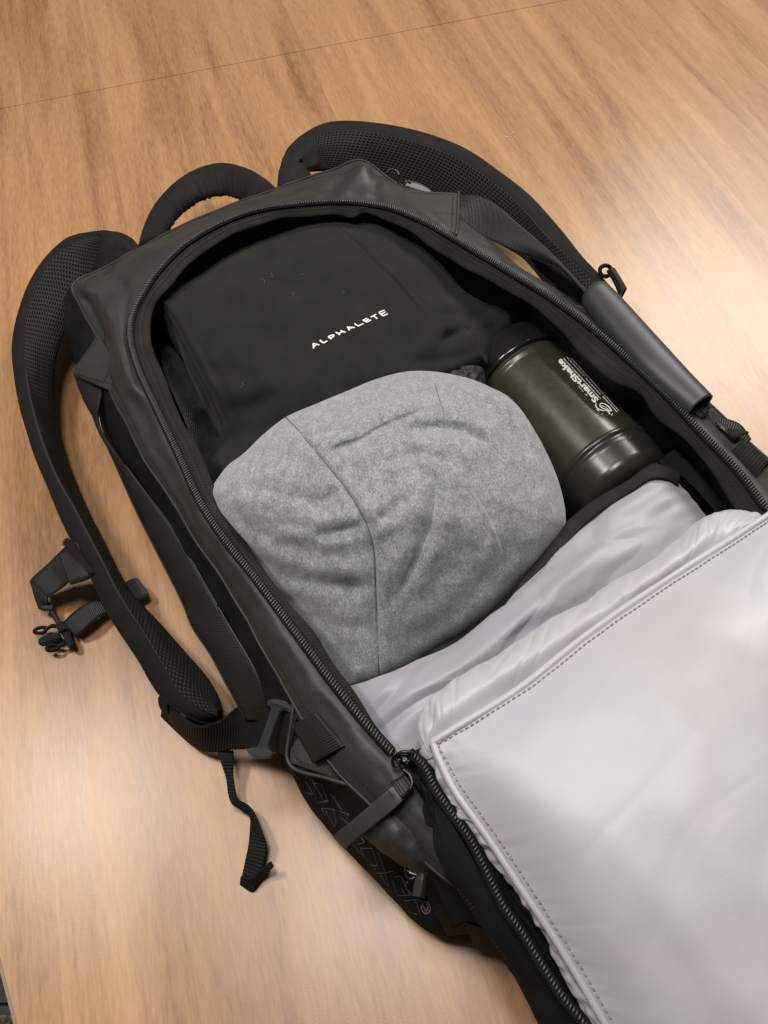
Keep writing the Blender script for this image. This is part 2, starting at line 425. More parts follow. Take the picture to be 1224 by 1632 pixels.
# table: grain direction from the photo's converging grain lines
GA = math.atan2(0.958, -0.285) - math.pi / 2
def mk_wood():
    m, nt, b = M('cherry_wood_laminate')
    mp = mapping(nt, (1, 1, 1), 'Object')
    sp = N(nt, 'ShaderNodeSeparateXYZ'); nt.links.new(mp, sp.inputs[0])
    x, y = sp.outputs[0], sp.outputs[1]
    # staves: strips about 9 cm wide, staggered lengths
    pw = 0.105
    col_i = math_(nt, 'FLOOR', math_(nt, 'DIVIDE', x, pw))
    wn = N(nt, 'ShaderNodeTexWhiteNoise'); wn.noise_dimensions = '1D'; nt.links.new(col_i, wn.inputs['W'])
    yy = math_(nt, 'ADD', y, math_(nt, 'MULTIPLY', wn.outputs['Value'], 0.9))
    row_i = math_(nt, 'FLOOR', math_(nt, 'DIVIDE', yy, 1.15))
    wn2 = N(nt, 'ShaderNodeTexWhiteNoise'); wn2.noise_dimensions = '2D'
    cb = N(nt, 'ShaderNodeCombineXYZ'); nt.links.new(col_i, cb.inputs[0]); nt.links.new(row_i, cb.inputs[1]); nt.links.new(cb.outputs[0], wn2.inputs['Vector'])
    tint = wn2.outputs['Value']
    # grain coordinates, shifted per stave
    cg = N(nt, 'ShaderNodeCombineXYZ')
    nt.links.new(math_(nt, 'MULTIPLY', x, 1.0), cg.inputs[0]); nt.links.new(math_(nt, 'MULTIPLY', y, 0.06), cg.inputs[1]); nt.links.new(math_(nt, 'MULTIPLY', wn.outputs['Value'], 0.35), cg.inputs[2])
    g1 = N(nt, 'ShaderNodeTexNoise', Scale=38.0, Detail=6.0, Roughness=0.62, Distortion=0.5); nt.links.new(cg.outputs[0], g1.inputs['Vector'])
    cg2 = N(nt, 'ShaderNodeCombineXYZ')
    nt.links.new(x, cg2.inputs[0]); nt.links.new(math_(nt, 'MULTIPLY', y, 0.16), cg2.inputs[1]); nt.links.new(math_(nt, 'MULTIPLY', wn.outputs['Value'], 0.12), cg2.inputs[2])
    g2 = N(nt, 'ShaderNodeTexNoise', Scale=13.0, Detail=3.0, Roughness=0.5, Distortion=0.6); nt.links.new(cg2.outputs[0], g2.inputs['Vector'])
    cg3 = N(nt, 'ShaderNodeCombineXYZ')
    nt.links.new(x, cg3.inputs[0]); nt.links.new(math_(nt, 'MULTIPLY', y, 0.12), cg3.inputs[1])
    g3 = N(nt, 'ShaderNodeTexNoise', Scale=420.0, Detail=2.0, Roughness=0.6); nt.links.new(cg3.outputs[0], g3.inputs['Vector'])
    s = math_(nt, 'ADD', math_(nt, 'MULTIPLY', g1.outputs['Fac'], 0.42), math_(nt, 'MULTIPLY', g2.outputs['Fac'], 0.34))
    s = math_(nt, 'ADD', s, math_(nt, 'MULTIPLY', tint, 0.030))
    s = math_(nt, 'ADD', s, math_(nt, 'MULTIPLY', math_(nt, 'SUBTRACT', wn.outputs['Value'], 0.5), 0.050))
    s = math_(nt, 'ADD', s, math_(nt, 'MULTIPLY', math_(nt, 'SUBTRACT', g3.outputs['Fac'], 0.17), 0.25))
    c = ramp(nt, s, [(0.345, (0.222, 0.112, 0.052)), (0.44, (0.326, 0.175, 0.082)), (0.53, (0.402, 0.226, 0.106)), (0.64, (0.480, 0.282, 0.136))])
    nt.links.new(c, b.inputs['Base Color'])
    b.inputs['Specular IOR Level'].default_value = 0.5
    rr = N(nt, 'ShaderNodeMapRange'); rr.inputs['To Min'].default_value = 0.28; rr.inputs['To Max'].default_value = 0.37
    nt.links.new(g1.outputs['Fac'], rr.inputs['Value']); nt.links.new(rr.outputs[0], b.inputs['Roughness'])
    nf = N(nt, 'ShaderNodeTexNoise', Scale=700.0, Detail=2.0); nt.links.new(mp, nf.inputs['Vector'])
    bump(nt, b, nf.outputs['Fac'], 0.10, 0.0003)
    return m
MAT['wood'] = mk_wood()
MAT['edge'] = plastic('brown_edge_band', (0.20, 0.13, 0.085), 0.45)
MAT['black_paint'] = plastic('black_panel', (0.004, 0.004, 0.004), 0.6)
def mk_carpet():
    m, nt, b = M('beige_carpet')
    v = mapping(nt, (1, 1, 1), 'Object'); n1 = N(nt, 'ShaderNodeTexNoise', Scale=160.0, Detail=5.0); nt.links.new(v, n1.inputs['Vector'])
    nt.links.new(ramp(nt, n1.outputs['Fac'], [(0.35, (0.11, 0.09, 0.055)), (0.65, (0.42, 0.36, 0.25))]), b.inputs['Base Color'])
    b.inputs['Roughness'].default_value = 1.0; bump(nt, b, n1.outputs['Fac'], 1.0, 0.01)
    return m
MAT['carpet'] = mk_carpet()

# ------------------------------------------------------------------ setting: floor, table
def slab(name, poly, z0, z1, mat, parent=None, rot=0.0, bevel=0.0):
    c, s = math.cos(-rot), math.sin(-rot)
    loc = [(c * x - s * y, s * x + c * y) for x, y in poly]; n = len(loc)
    me = bpy.data.meshes.new(name)
    me.from_pydata([(x, y, z1) for x, y in loc] + [(x, y, z0) for x, y in loc], [], [list(range(n)), list(range(2 * n - 1, n - 1, -1))] + [[i, i + n, (i + 1) % n + n, (i + 1) % n] for i in range(n)])
    bm = bmesh.new(); bm.from_mesh(me); bmesh.ops.recalc_face_normals(bm, faces=bm.faces)
    if bevel: bmesh.ops.bevel(bm, geom=bm.edges[:], offset=bevel, segments=2, affect='EDGES')
    bm.to_mesh(me); bm.free()
    o = link(name, me, mat, parent, smooth=False); o.rotation_euler = (0, 0, rot); return o

tag(slab('floor', [(-4, -4), (4, -4), (4, 5), (-4, 5)], -0.80, -0.74, MAT['carpet']), 'beige carpet floor below the table edge', kind='structure')
table = empty('conference_table', 'wood grained conference table top filling the whole picture', 'table', (0, 0, -0.74))
E0, E1 = P(0, 1528, 0)[:2], P(27, 1632, 0)[:2]
ed = (E1 - E0) / np.linalg.norm(E1 - E0)
S0, S1 = P(190, 137, 0)[:2], P(560, 66, 0)[:2]; sd = (S1 - S0) / np.linalg.norm(S1 - S0)
def hit(a, d, b, e):
    t = np.linalg.solve(np.array([d, -e]).T, b - a); return a + d * t[0]
Lc = hit(E0, ed, S0, sd)                                      # where the seam meets the left edge
low = hit(E0, ed, np.array([0, -0.25]), np.array([1.0, 0]))
far_l = hit(E0, ed, np.array([0, 2.6]), np.array([1.0, 0]))
Rc = S0 + sd * (1.7 - S0[0]) / sd[0]
nrm = np.array([-sd[1], sd[0]])
gap = nrm * 0.00016
A_ = [low, (1.7, -0.25), Rc - gap, Lc - gap]
B_ = [Lc + gap, Rc + gap, (1.7, 2.6), far_l]
pt = []
for poly in (A_, B_):
    o = slab('table_panel', [tuple(p) for p in poly], -0.030, 0.0, MAT['wood'], table, rot=GA, bevel=0.0006)
    o.location = (0, 0, 0.74)
# edge band along the left edge
en = np.array([ed[1], -ed[0]]);
if en[0] > 0: en = -en
eb = slab('edge_band', [tuple(low), tuple(far_l), tuple(far_l + en * 0.0025), tuple(low + en * 0.0025)], -0.031, -0.0008, MAT['edge'], table); eb.location = (0, 0, 0.74)
q0, q1 = low - en * 0.10, far_l - en * 0.10
for (a, b2) in ((0.35, 0.05), (0.65, 0.95)):
    pass
base = slab('table_base', [(-0.2, 0.3), (1.2, 0.3), (1.2, 1.9), (-0.2, 1.9)], -0.739, -0.0315, MAT['black_paint'], table); base.location = (0, 0, 0.74)
# black chair seen below the table's edge
chair = empty('office_chair', 'black chair glimpsed beyond the lower left table edge', 'chair', tuple(P(-30, 1560, -0.5)))
def chair_part(nm, poly, z, t):
    o = prism(nm, poly, z, t, MAT['black_paint'], None, bevel=0.01); o.parent = chair; o.matrix_parent_inverse = Matrix.Translation(-Vector(chair.location)); return o
chair_part('seat', [(-330, 1380), (-60, 1330), (70, 1400), (80, 1618), (-330, 1612)], -0.27, 0.06)
chair_part('pedestal', [(-150, 1480), (-120, 1480), (-120, 1500), (-150, 1500)], -0.335, 0.40)

# ------------------------------------------------------------------ backpack
bp = empty('backpack', 'large black travel backpack lying open on the table, its pale lined lid folded back', 'backpack')
# stations round the bag: zip, crease, seam (px) / low, sil (px) ; automatic lower points where None
ST = [
 ((740,1345,.138), (728,1375,.134), (715,1405,.122), (718,1442,.085), (725,1497,.025)),
 ((690,1290,.142), (668,1322,.138), (652,1345,.125), (654,1383,.085), (662,1466,.025)),
 ((655,1240,.146), (622,1266,.142), (600,1292,.128), (600,1343,.085), (598,1402,.025)),
 ((624,1199,.148), (588,1220,.144), (550,1244,.128), (550,1288,.085), (537,1340,.025)),
 ((580,1150,.149), (545,1170,.143), (508,1190,.128), (499,1223,.085), (487,1275,.025)),
 ((530,1088,.150), (492,1104,.143), (466,1118,.128), (446,1150,.085), (448,1207,.025)),
 ((475,1014,.150), (440,1028,.142), (424,1044,.126), (398,1060,.085), (398,1125,.025)),
 ((408,924,.150), (384,938,.140), (368,944,.126), (338,950,.085), (345,1020,.025)),
 ((359,862,.150), (332,868,.139), (317,870,.126), (290,878,.085), (300,940,.025)),
 ((319,801,.150), (296,800,.139), (274,800,.126), (248,805,.085), (252,860,.025)),
 ((286,728,.150), (256,729,.139), (234,735,.126), (207,735,.085), (208,780,.025)),
 ((249,650,.150), (222,654,.138), (193,660,.125), (168,658,.085), (172,702,.025)),
 ((221,588,.149), (190,592,.138), (165,597,.122), (145,600,.080), (148,625,.025)),
 ((208,535,.148), (180,532,.138), (152,532,.122), (114,545,.075), (120,568,.025)),
 ((213,500,.147), (172,488,.140), (128,488,.126), (106,505,.080), (110,522,.025)),
 ((229,468,.147), (185,452,.140), (116,455,.130), (108,466,.085), (113,480,.025)),
 ((253,433,.147), (216,418,.137), (166,428,.124), (162,431,.085), (166,440,.025)),
 ((294,392,.147), (262,386,.136), (226,394,.120), None, None),
 ((347,360,.147), (325,355,.136), (312,350,.120), None, None),
 ((408,337,.147), (398,328,.136), (392,318,.120), None, None),
 ((482,326,.147), (474,308,.137), (468,290,.120), None, None),
 ((545,323,.147), (538,298,.140), (530,272,.130), None, None),
 ((590,327,.147), (586,295,.142), (576,256,.138), None, None),
 ((625,334,.147), (622,310,.138), (620,287,.122), None, None),
 ((678,356,.148), (680,335,.138), (690,312,.120), None, None),
 ((720,380,.149), (730,360,.138), (738,350,.118), None, None),
 ((770,410,.150), (784,393,.140), (784,389,.115), None, None),
 ((830,446,.150), (842,436,.140), (842,440,.115), None, None),
 ((885,481,.150), (900,474,.140), (908,476,.112), None, None),
 ((942,523,.150), (960,518,.140), (982,512,.112), None, None),
 ((1003,576,.150), (1022,570,.140), (1045,566,.112), None, None),
 ((1063,633,.150), (1084,628,.140), (1106,622,.112), None, None),
 ((1120,694,.150), (1145,690,.140), (1172,684,.115), None, None),
 ((1177,754,.150), (1205,748,.140), (1240,745,.115), None, None),
 ((1219,811,.150), (1250,800,.140), (1290,795,.115), None, None),
 ((1300,905,.150), (1330,890,.140), (1370,880,.115), None, None),
 ((1390,1020,.150), (1420,1010,.140), (1460,1005,.115), None, None),
 ((1450,1140,.148), (1490,1140,.138), (1530,1140,.115), None, None),
 ((1430,1240,.145), (1470,1270,.135), (1500,1300,.110), None, None),
 ((1300,1310,.142), (1310,1350,.134), (1320,1390,.110), None, None),
 ((1100,1370,.140), (1105,1410,.130), (1105,1440,.110), None, None),
 ((900,1400,.138), (890,1440,.130), (880,1470,.110), None, None),
]
rowz, rowc, rows_, rowl, rowq = [], [], [], [], []
cen = P(760, 850, .1)
for z_, c_, s_, l_, q_ in ST:
    z3, c3, s3 = (P(*a) for a in (z_, c_, s_))
    out = s3 - cen; out[2] = 0; out /= np.linalg.norm(out)
    l3 = P(*l_) if l_ else np.array([*(s3 + out * 0.004)[:2], 0.075])
    q3 = P(*q_) if q_ else np.array([*(s3 + out * 0.002)[:2], 0.025])
    rowz.append(z3); rowc.append(c3); rows_.append(s3); rowl.append(l3); rowq.append(q3)
rowz, rowc, rows_, rowl, rowq = map(np.array, (rowz, rowc, rows_, rowl, rowq))
def inward(r, d, z):
    o = r - cen; o[:, 2] = 0; o /= np.linalg.norm(o, axis=1, keepdims=True)
    q = r - o * d; q[:, 2] = z; return q
mid1 = rowz * .45 + rowc * .55 + np.array([0, 0, .0012])
rowzs = rowz * .93 + rowc * .07 + np.array([0, 0, -.0016])
def wr_shell(G, U, V):
    k = np.clip(V * 4, 0, 1)
    a = noise(G[..., 0] * 28, G[..., 1] * 28, G[..., 2] * 28, 3) * .0022 + noise(G[..., 0] * 70, G[..., 1] * 70, G[..., 2] * 40, 4) * .0007
    # cross folds along the roll
    b = -np.abs(noise(U * 60, V * 2.5, 0, 5)) * .0018 * np.exp(-((V - .3) / .16) ** 2)
    return (a + b) * np.clip(V * 3 - .1, 0, 1)
shellG = loft_grid([rowzs, mid1, rowc, rows_ * .5 + rowc * .5 + np.array([0, 0, .002]), rows_], 520, 34, cu=True, same=True, disp=wr_shell)
q_ = PX(shellG); hx, hy = q_[..., 0], q_[..., 1]; kz = np.zeros(hx.shape)
for path, amp, w in (([(120,458),(160,470),(182,510),(196,560),(212,620)], .0045, 13), ([(168,430),(200,462),(206,505),(204,540)], -.0035, 11), ([(130,470),(150,500),(168,540)], -.0030, 9),
                     ([(578,258),(566,280),(548,305)], .0030, 13), ([(560,262),(545,290),(520,312)], -.0028, 11), ([(600,272),(598,300),(600,322)], -.0032, 11), ([(620,290),(660,325),(700,360)], .0022, 12), ([(225,398),(262,405),(262,420)], .0020, 12), ([(330,352),(350,345)], -.0020, 14)):
    dq, _, tq = pdist(hx, hy, path); kz += amp * np.exp(-(dq / w) ** 2)
kz *= (smooth01(np.linspace(0, 1, 34) * 5) * smooth01((1 - np.linspace(0, 1, 34)) * 6))[:, None]
shellG = shellG + normals(shellG, True) * kz[..., None]
seam3 = shellG[-1]
shell = link('top_panel', grid_mesh('top_panel', shellG, cu=True), MAT['shell'], bp); solid(shell, 0.0012, -1)
def wr_side(G, U, V):
    return (noise(U * 55, V * 3, 0, 8) * .004 + noise(U * 130, V * 8, 0, 9) * .0012) * np.sin(np.clip(V, 0, 1) * np.pi)
sideG = loft_grid([rows_ + np.array([0, 0, -.0008]), rowl, rowq, inward(rowq, .012, .0015)], 520, 30, cu=True, same=True, disp=wr_side)
sideG = sideG.copy(); sideG[..., 2] = np.maximum(sideG[..., 2], .001)
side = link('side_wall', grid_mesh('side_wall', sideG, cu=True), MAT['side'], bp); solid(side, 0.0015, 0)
# piping bead and stitching along the seam
tube('seam_piping', seam3[::4] + np.array([0, 0, .0005]), 0.0011, MAT['shell'], bp, seg=6, n=520, closed=True)
st_line = shellG[26]
stitches(st_line[::4], MAT['thread'], bp, closed=True, lift=0.0009)
# bottom and dark inner lining
bt = sideG[-1]; me = bpy.data.meshes.new('bottom_panel'); me.from_pydata((bt[::4] + np.array([0, 0, .0005])).tolist(), [], [list(range(len(bt[::4])))]); link('bottom_panel', me, MAT['side'], bp)

# inner lip (fabric strip inside the zip)
LIPX = [(760,1375),(706,1300),(668,1245),(632,1195),(598,1154),(568,1106),(533,1059),(500,1005),(457,956),(413,895),(376,834),(343,777),(315,711),(289,668),(261,597),(240,545),(239,510),(248,480),(278,445),(306,413),(355,380),(400,360),(457,343),(505,341),(539,340),(563,345),(580,338),(645,362),(694,395),(755,432),(808,460),(849,485),(900,530),(927,561),(972,602),(1018,621),(1048,663),(1101,705),(1139,754),(1177,811),(1260,910),(1350,1030),(1400,1140),(1370,1220),(1260,1280),(1080,1340),(890,1375)]
lip = W3([(a, b, .143) for a, b in LIPX])
ZIPX = [(s[0][0], s[0][1]) for s in ST]
zipc = rowz
def resamp(c, n, closed=True): return spline(c, n, closed=closed)
# match parameters: for each zip sample take nearest lip sample monotonically
zs = spline(rowz, 520, closed=True, even=True)
ls = spline(lip, 2400, closed=True, even=True)
k0 = int(np.argmin(np.linalg.norm(ls - zs[0], axis=1))); ls = np.roll(ls, -k0, 0)
idx = []; cur = 0
for i, p in enumerate(zs):
    w = np.arange(cur, min(cur + 60, 2400)); j = w[np.argmin(np.linalg.norm(ls[w] - p, axis=1))]; cur = j; idx.append(j)
idx = np.convolve(np.pad(np.array(idx, float), 8, mode='edge'), np.ones(17) / 17, 'valid')
lm = np.stack([np.interp(idx, np.arange(2400), ls[:, a]) for a in range(3)], 1)
wig = noise(np.arange(520) / 9., 0 * np.arange(520.), 0, 11)[:, None] * np.array([0, 0, .0022])
lipG = []
for v in np.linspace(0, 1, 9):
    lipG.append(zs * (1 - v) + lm * v + np.array([0, 0, -.0012 + .0016 * math.sin(v * math.pi)]) + wig * v)
lipG.append(lm + np.array([0, 0, -.003]) + wig); 
lipG = np.array(lipG)
def off_xy(c, d, z=None):
    t = np.roll(c, -1, 0) - np.roll(c, 1, 0); n = np.stack([t[:, 1], -t[:, 0], 0 * t[:, 0]], 1); n /= np.linalg.norm(n, axis=1, keepdims=True)
    ctr = c.mean(0); 
    if ((c - ctr) * n).sum(1).mean() < 0: n = -n
    q = c + n * d
    if z is not None: q[:, 2] = z
    return q
zl = link('zip_flap', grid_mesh('zip_flap', lipG, cu=True), MAT['lip'], bp); solid(zl, 0.0012, -1)
for v, nm in ((3, 'stitching'), (5, 'stitching')):
    stitches(lipG[v][::4], MAT['thread'], zl, closed=True, lift=0.0006, pitch=.003, l=.0018)
# lining wall and floor
w0 = off_xy(lm, 0.003, .138); w1 = off_xy(lm, 0.014, .10); w2 = off_xy(lm, 0.012, .045); w3_ = off_xy(lm, 0.004, .012)
def wl(G, U, V): return noise(U * 70, V * 3, 0, 21) * .004 * V * (1 - V) * 4
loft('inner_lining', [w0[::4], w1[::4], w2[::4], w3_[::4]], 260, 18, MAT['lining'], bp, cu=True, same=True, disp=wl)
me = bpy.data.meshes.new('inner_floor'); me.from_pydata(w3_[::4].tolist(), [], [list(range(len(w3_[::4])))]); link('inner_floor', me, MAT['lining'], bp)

# ---- zipper
def zipper(pts, closed, flat_side, lift=0.0026, pitch=0.0023, parent=bp, slw=0.0050, rows=((0, 0),)):
    L = np.linalg.norm(np.diff(spline(pts, 300, closed=closed), axis=0), axis=1).sum()
    tp = tube('zip_tape', pts + np.array([0, 0, .0012]), 0.0034, MAT['tape'], parent, seg=8, n=400, closed=closed, flat=0.28)
    c, t, s, u = curve_frames(pts, int(L / pitch), closed)
    b1 = bits('zip_coil', c + u * lift + s * flat_side, s * .94 + t * .34, t, u, slw, 0.0013, 0.0024, MAT['coil'], tp)
    b1['kind'] = 'stuff'
    return tp
# visible run from the left slider round the head to the right slider
iz = range(3, 35)
zp = zipper(rowz[3:35], False, 0.0)

# ---- patches
def patch(nm, poly, z, st=None, t=.0022):
    o = prism(nm, poly, z, t, MAT['leather'], bp, bevel=.0007)
    if st: stitches(W3(st), MAT['thread'], o, pitch=.003, l=.002, lift=.0005)
    return o
patch('corner_patch', [(157,531,.132), (114,592,.112), (118,597,.110), (163,616,.122), (181,574,.136)], 0, [(155,540,.1318), (121,588,.1145), (160,608,.1235)])
patch('corner_patch', [(181,574,.136), (162,616,.1225), (207,634,.131), (192,590,.139)], 0, [(166,608,.1255), (202,626,.131)])
patch('corner_patch', [(640,303,.131), (729,307,.122), (728,372,.146), (720,371,.1465), (680,340,.141)], 0, [(722,310,.1235), (720,362,.1445)])
tube('patch_edge', W3([(731,306,.1225), (730,340,.135), (727,374,.147)]), .0014, MAT['leather'], bp, seg=8)
stitches(W3([(672,337,.1405), (700,339,.1395), (724,341,.1365)]), MAT['thread'], bp, pitch=.003, l=.002, lift=.0005)
stitches(W3([(642,307,.1315), (690,309,.1275), (722,311,.1235)]), MAT['thread'], bp, pitch=.003, l=.002, lift=.0005)

# lower left triangular leather patch with folded webbing
patch('side_patch', [(473,1084,.130), (500,1120,.138), (560,1195,.140), (592,1256,.130), (530,1238,.122), (462,1214,.112), (466,1150,.120)], 0, [(476,1100,.1315), (474,1150,.126), (470,1205,.118), (530,1228,.128), (583,1250,.132)], t=.0025)
tube('patch_edge', W3([(471,1084,.131), (465,1148,.122), (460,1216,.112), (524,1241,.122), (592,1260,.131)]), .0013, MAT['leather'], bp, seg=8)
ww = loft('compression_webbing', [W3([(463,1158,.124), (482,1186,.1255), (499,1217,.124)]), W3([(482,1146,.136), (502,1172,.138), (522,1204,.136)]), W3([(502,1137,.143), (524,1162,.144), (548,1190,.143)])], 20, 14, MAT['web2'], bp, thick=.003)
loft('compression_webbing', [W3([(500,1220,.118), (462,1162,.117)]), W3([(520,1214,.122), (490,1170,.123)])], 8, 4, MAT['web2'], bp, thick=.002)

# ---- triangle print on the lower left pocket
def side_pt(fu, fv):      # fu: station index (float), fv 0..1 across the wall
    nu = sideG.shape[1]; Q = np.concatenate([rows_, rows_[:1]]); 
    return None
pat = [[(467,1226),(480,1222)],[(478,1226),(487,1224),(489,1240)],[(487,1246),(500,1266),(484,1262)],[(497,1242),(516,1276),(524,1276)],[(500,1248),(512,1250),(523,1277),(505,1280),(500,1248)],[(512,1288),(532,1290),(536,1312),(530,1320),(512,1288)],[(519,1292),(533,1318)],[(527,1266),(545,1292),(532,1268)],[(538,1292),(556,1298),(550,1310)],[(543,1303),(560,1316)],[(566,1348),(580,1366),(575,1350)],[(570,1346),(582,1342),(575,1335)],[(574,1352),(593,1352),(602,1380),(588,1378),(574,1352)],[(585,1368),(600,1384),(590,1390)],[(604,1360),(610,1378),(620,1414)],[(592,1390),(612,1392),(626,1388)],[(628,1398),(640,1396),(655,1426),(634,1428),(626,1404)],[(640,1398),(652,1424)],[(644,1436),(662,1434),(672,1462)],[(650,1452),(666,1458)],[(606,1395),(618,1412)],[(560,1340),(572,1360)],[(640,1416),(648,1430)]]
from mathutils.bvhtree import BVHTree
sv = sideG.reshape(-1, 3); sn = sideG.shape[1]; sm = sideG.shape[0]
sf = [(r * sn + c, r * sn + (c + 1) % sn, (r + 1) * sn + (c + 1) % sn, (r + 1) * sn + c) for r in range(sm - 1) for c in range(sn)]
bvh = BVHTree.FromPolygons([tuple(v) for v in sv], sf)
def on_side(px, py):
    d = ray(px, py); d = d / np.linalg.norm(d); h = bvh.ray_cast(Vector(CAM), Vector(d))
    if h[0] is None or h[0].z < .004: return None
    return np.array(h[0]) - d * .0024
gl = []
for path in pat:
    for a, b in zip(path[:-1], path[1:]):
        n = max(3, int(math.dist(a, b) / 5))
        pts = [on_side(a[0] + (b[0] - a[0]) * k / n, a[1] + (b[1] - a[1]) * k / n) for k in range(n + 1)]
        pts = np.array([p for p in pts if p is not None])
        if len(pts) < 3: continue
        gl.append(tube('x', pts, 0.00026, None, seg=5, n=n + 2, raw=True))
merge_grids('triangle_line_print', gl, MAT['greyline'], side)

# ---- left slider, rings and long pull
zs1 = P(640, 1202, .152)
sl = prism('zip_slider', [(628,1199), (634,1192), (655,1191), (664,1200), (660,1210), (648,1214), (632,1209)], .1575, .006, MAT['metal'], zp, bevel=.0012)
tube('slider_bridge', W3([(632,1205,.158), (640,1199,.1625), (652,1199,.1625), (660,1205,.158)]), .0012, MAT['metal'], zp, seg=8)
tube('pull_ring', W3([(632,1200,.160), (626,1210,.158), (628,1221,.154), (636,1219,.154), (639,1208,.158)]), .0010, MAT['metal'], zp, seg=8, closed=True, n=36)
tube('pull_ring', W3([(642,1226,.156), (652,1234,.157), (657,1247,.157), (653,1259,.156), (646,1266,.154)]), .0011, MAT['metal'], zp, seg=8, n=30)
pl = loft('pull_tab', [W3([(642,1240,.150), (624,1254,.152), (590,1283,.144), (558,1310,.132), (534,1330,.118), (531,1335,.113)]), W3([(654,1262,.151), (640,1278,.151), (608,1305,.144), (576,1330,.133), (553,1350,.118), (550,1355,.112)])], 40, 6, MAT['leather'], zp, thick=.0022, bevel=.0003)
loft('pull_tab', [W3([(622,1246,.1535), (637,1238,.154), (646,1232,.153)]), W3([(640,1272,.1555), (650,1262,.156), (661,1256,.154)])], 12, 6, MAT['web2'], zp, thick=.002)
bits('stitching', np.array([P(620 + k * 5, 1262 + k * 4.4, .1565) for k in range(2)]), np.array([[.6, -.8, 0]] * 2), np.array([[.8, .6, 0]] * 2), np.array([[0, 0, 1.]] * 2), .002, .001, .001, MAT['thread'], zp)
# second slider near the pocket's end, with its loop and logo charm
s2 = prism('pocket_slider', [(645,1378), (672,1380), (680,1390), (670,1396), (650,1390)], .110, .006, MAT['metal'], bp, bevel=.001)
tube('pull_ring', W3([(648,1380,.112), (646,1390,.111), (652,1400,.110), (662,1398,.110)]), .0008, MAT['metal'], s2, seg=8)
tube('pull_ring', W3([(650,1405,.110), (648,1414,.109), (656,1426,.108)]), .0008, MAT['metal'], s2, seg=8)
loft('pull_tab', [W3([(664,1392,.114), (660,1408,.113), (656,1428,.110)]), W3([(674,1392,.120), (672,1408,.119), (668,1430,.116)]), W3([(683,1396,.114), (682,1412,.113), (678,1432,.110)])], 12, 10, MAT['leather'], s2, thick=.002)
cyl = W3([(661,1430,.108), (668,1428,.110), (674,1434,.109), (680,1432,.107)]); tube('cord_end', cyl, .0014, MAT['plastic'], s2, seg=8)
th = np.linspace(0, 2 * np.pi, 24, endpoint=False)
prism('round_charm', [(679 + 8 * math.cos(a), 1447 + 10 * math.sin(a)) for a in th], .092, .003, MAT['plastic'], s2, bevel=.0006)
tube('charm_ring', W3([(679 + 7 * math.cos(a), 1447 + 9 * math.sin(a), .0925) for a in th[::2]]), .0004, MAT['pink'], s2, seg=5, closed=True, n=36)
tube('charm_mark', W3([(675,1443,.0925), (679,1452,.0925), (683,1444,.0925), (678,1440,.0925)]), .0005, MAT['pink'], s2, seg=5, n=16)
# rolled pocket wall under the pull, dark folds by the slider
loft('pocket_fold', [W3([(560,1310,.120), (600,1352,.118), (650,1385,.112), (690,1400,.110)]), W3([(590,1290,.138), (625,1335,.134), (665,1368,.128), (695,1378,.120)]), W3([(622,1272,.135), (650,1312,.136), (675,1345,.130), (698,1352,.122)])], 40, 18, MAT['shell'], bp, thick=.0015, disp=lambda G, U, V: noise(U * 5, V * 3, 0, 31) * .002)
loft('inner_gusset', [W3([(650,1215,.140), (662,1268,.138), (668,1310,.134), (690,1345,.128)]), W3([(668,1222,.150), (684,1262,.150), (694,1300,.146), (705,1335,.140)]), W3([(676,1222,.150), (700,1270,.150), (715,1300,.146), (730,1340,.140)])], 40, 18, MAT['lining'], bp, thick=.0015, disp=lambda G, U, V: noise(U * 7, V * 4, 0, 33) * .003)

# ---- right slider cluster at the head (glossy pulls)
s3 = prism('zip_slider', [(612,281), (622,272), (640,276), (648,290), (634,294), (620,290)], .120, .007, MAT['plastic'], bp, bevel=.001)
for q in ([(616,276,.124), (622,270,.126), (632,272,.126), (636,280,.124)], [(634,290,.124), (640,296,.125), (648,290,.126), (654,292,.122)]):
    tube('pull_ring', W3(q), .0011, MAT['metal'], s3, seg=8)
loft('pull_tab', [W3([(646,286,.118), (670,292,.112), (690,305,.106)]), W3([(642,300,.118), (664,304,.112), (686,308,.106)])], 14, 5, MAT['leather'], s3, thick=.003)

# ---- carry handle at the head
ho = W3([(222,396,.085), (233,358,.075), (253,322,.068), (286,289,.066), (323,269,.068), (355,263,.070), (392,271,.074), (421,287,.082), (441,304,.095)])
hi = W3([(261,384,.085), (275,354,.075), (299,330,.068), (327,314,.066), (345,310,.067), (362,309,.069), (384,317,.074), (400,327,.082), (412,330,.095)])
cc = (ho + hi) / 2
dd = ho - hi
NH = 260
hos, his = spline(ho, NH), spline(hi, NH)
ch, wv = (hos + his) / 2, (hos - his) / 2
G = []
for a in np.linspace(0, 2 * np.pi, 28, endpoint=False):
    fold = 1 + .07 * noise(np.linspace(0, 52, NH), .6 * math.sin(a) + 0 * np.arange(NH), 0, 41) * (1.15 + math.cos(a + math.pi)) * smooth01(np.linspace(0, 1, NH) * 4) * smooth01((1 - np.linspace(0, 1, NH)) * 4) 
    G.append(ch + wv * (math.cos(a) * fold)[:, None] if False else ch + wv * (math.cos(a) * fold)[:, None] + np.array([0, 0, .011]) * math.sin(a) * fold[:, None])
hd = link('carry_handle', grid_mesh('carry_handle', np.array(G), cv=True, capu=True), MAT['binding'], bp)
tube('edge_piping', hos + np.array([0, 0, .001]), .0016, MAT['leather'], hd, seg=6, n=120)
stitches(hos * .9 + his * .1 + np.array([0, 0, .0062]), MAT['thread'], hd, lift=.0)

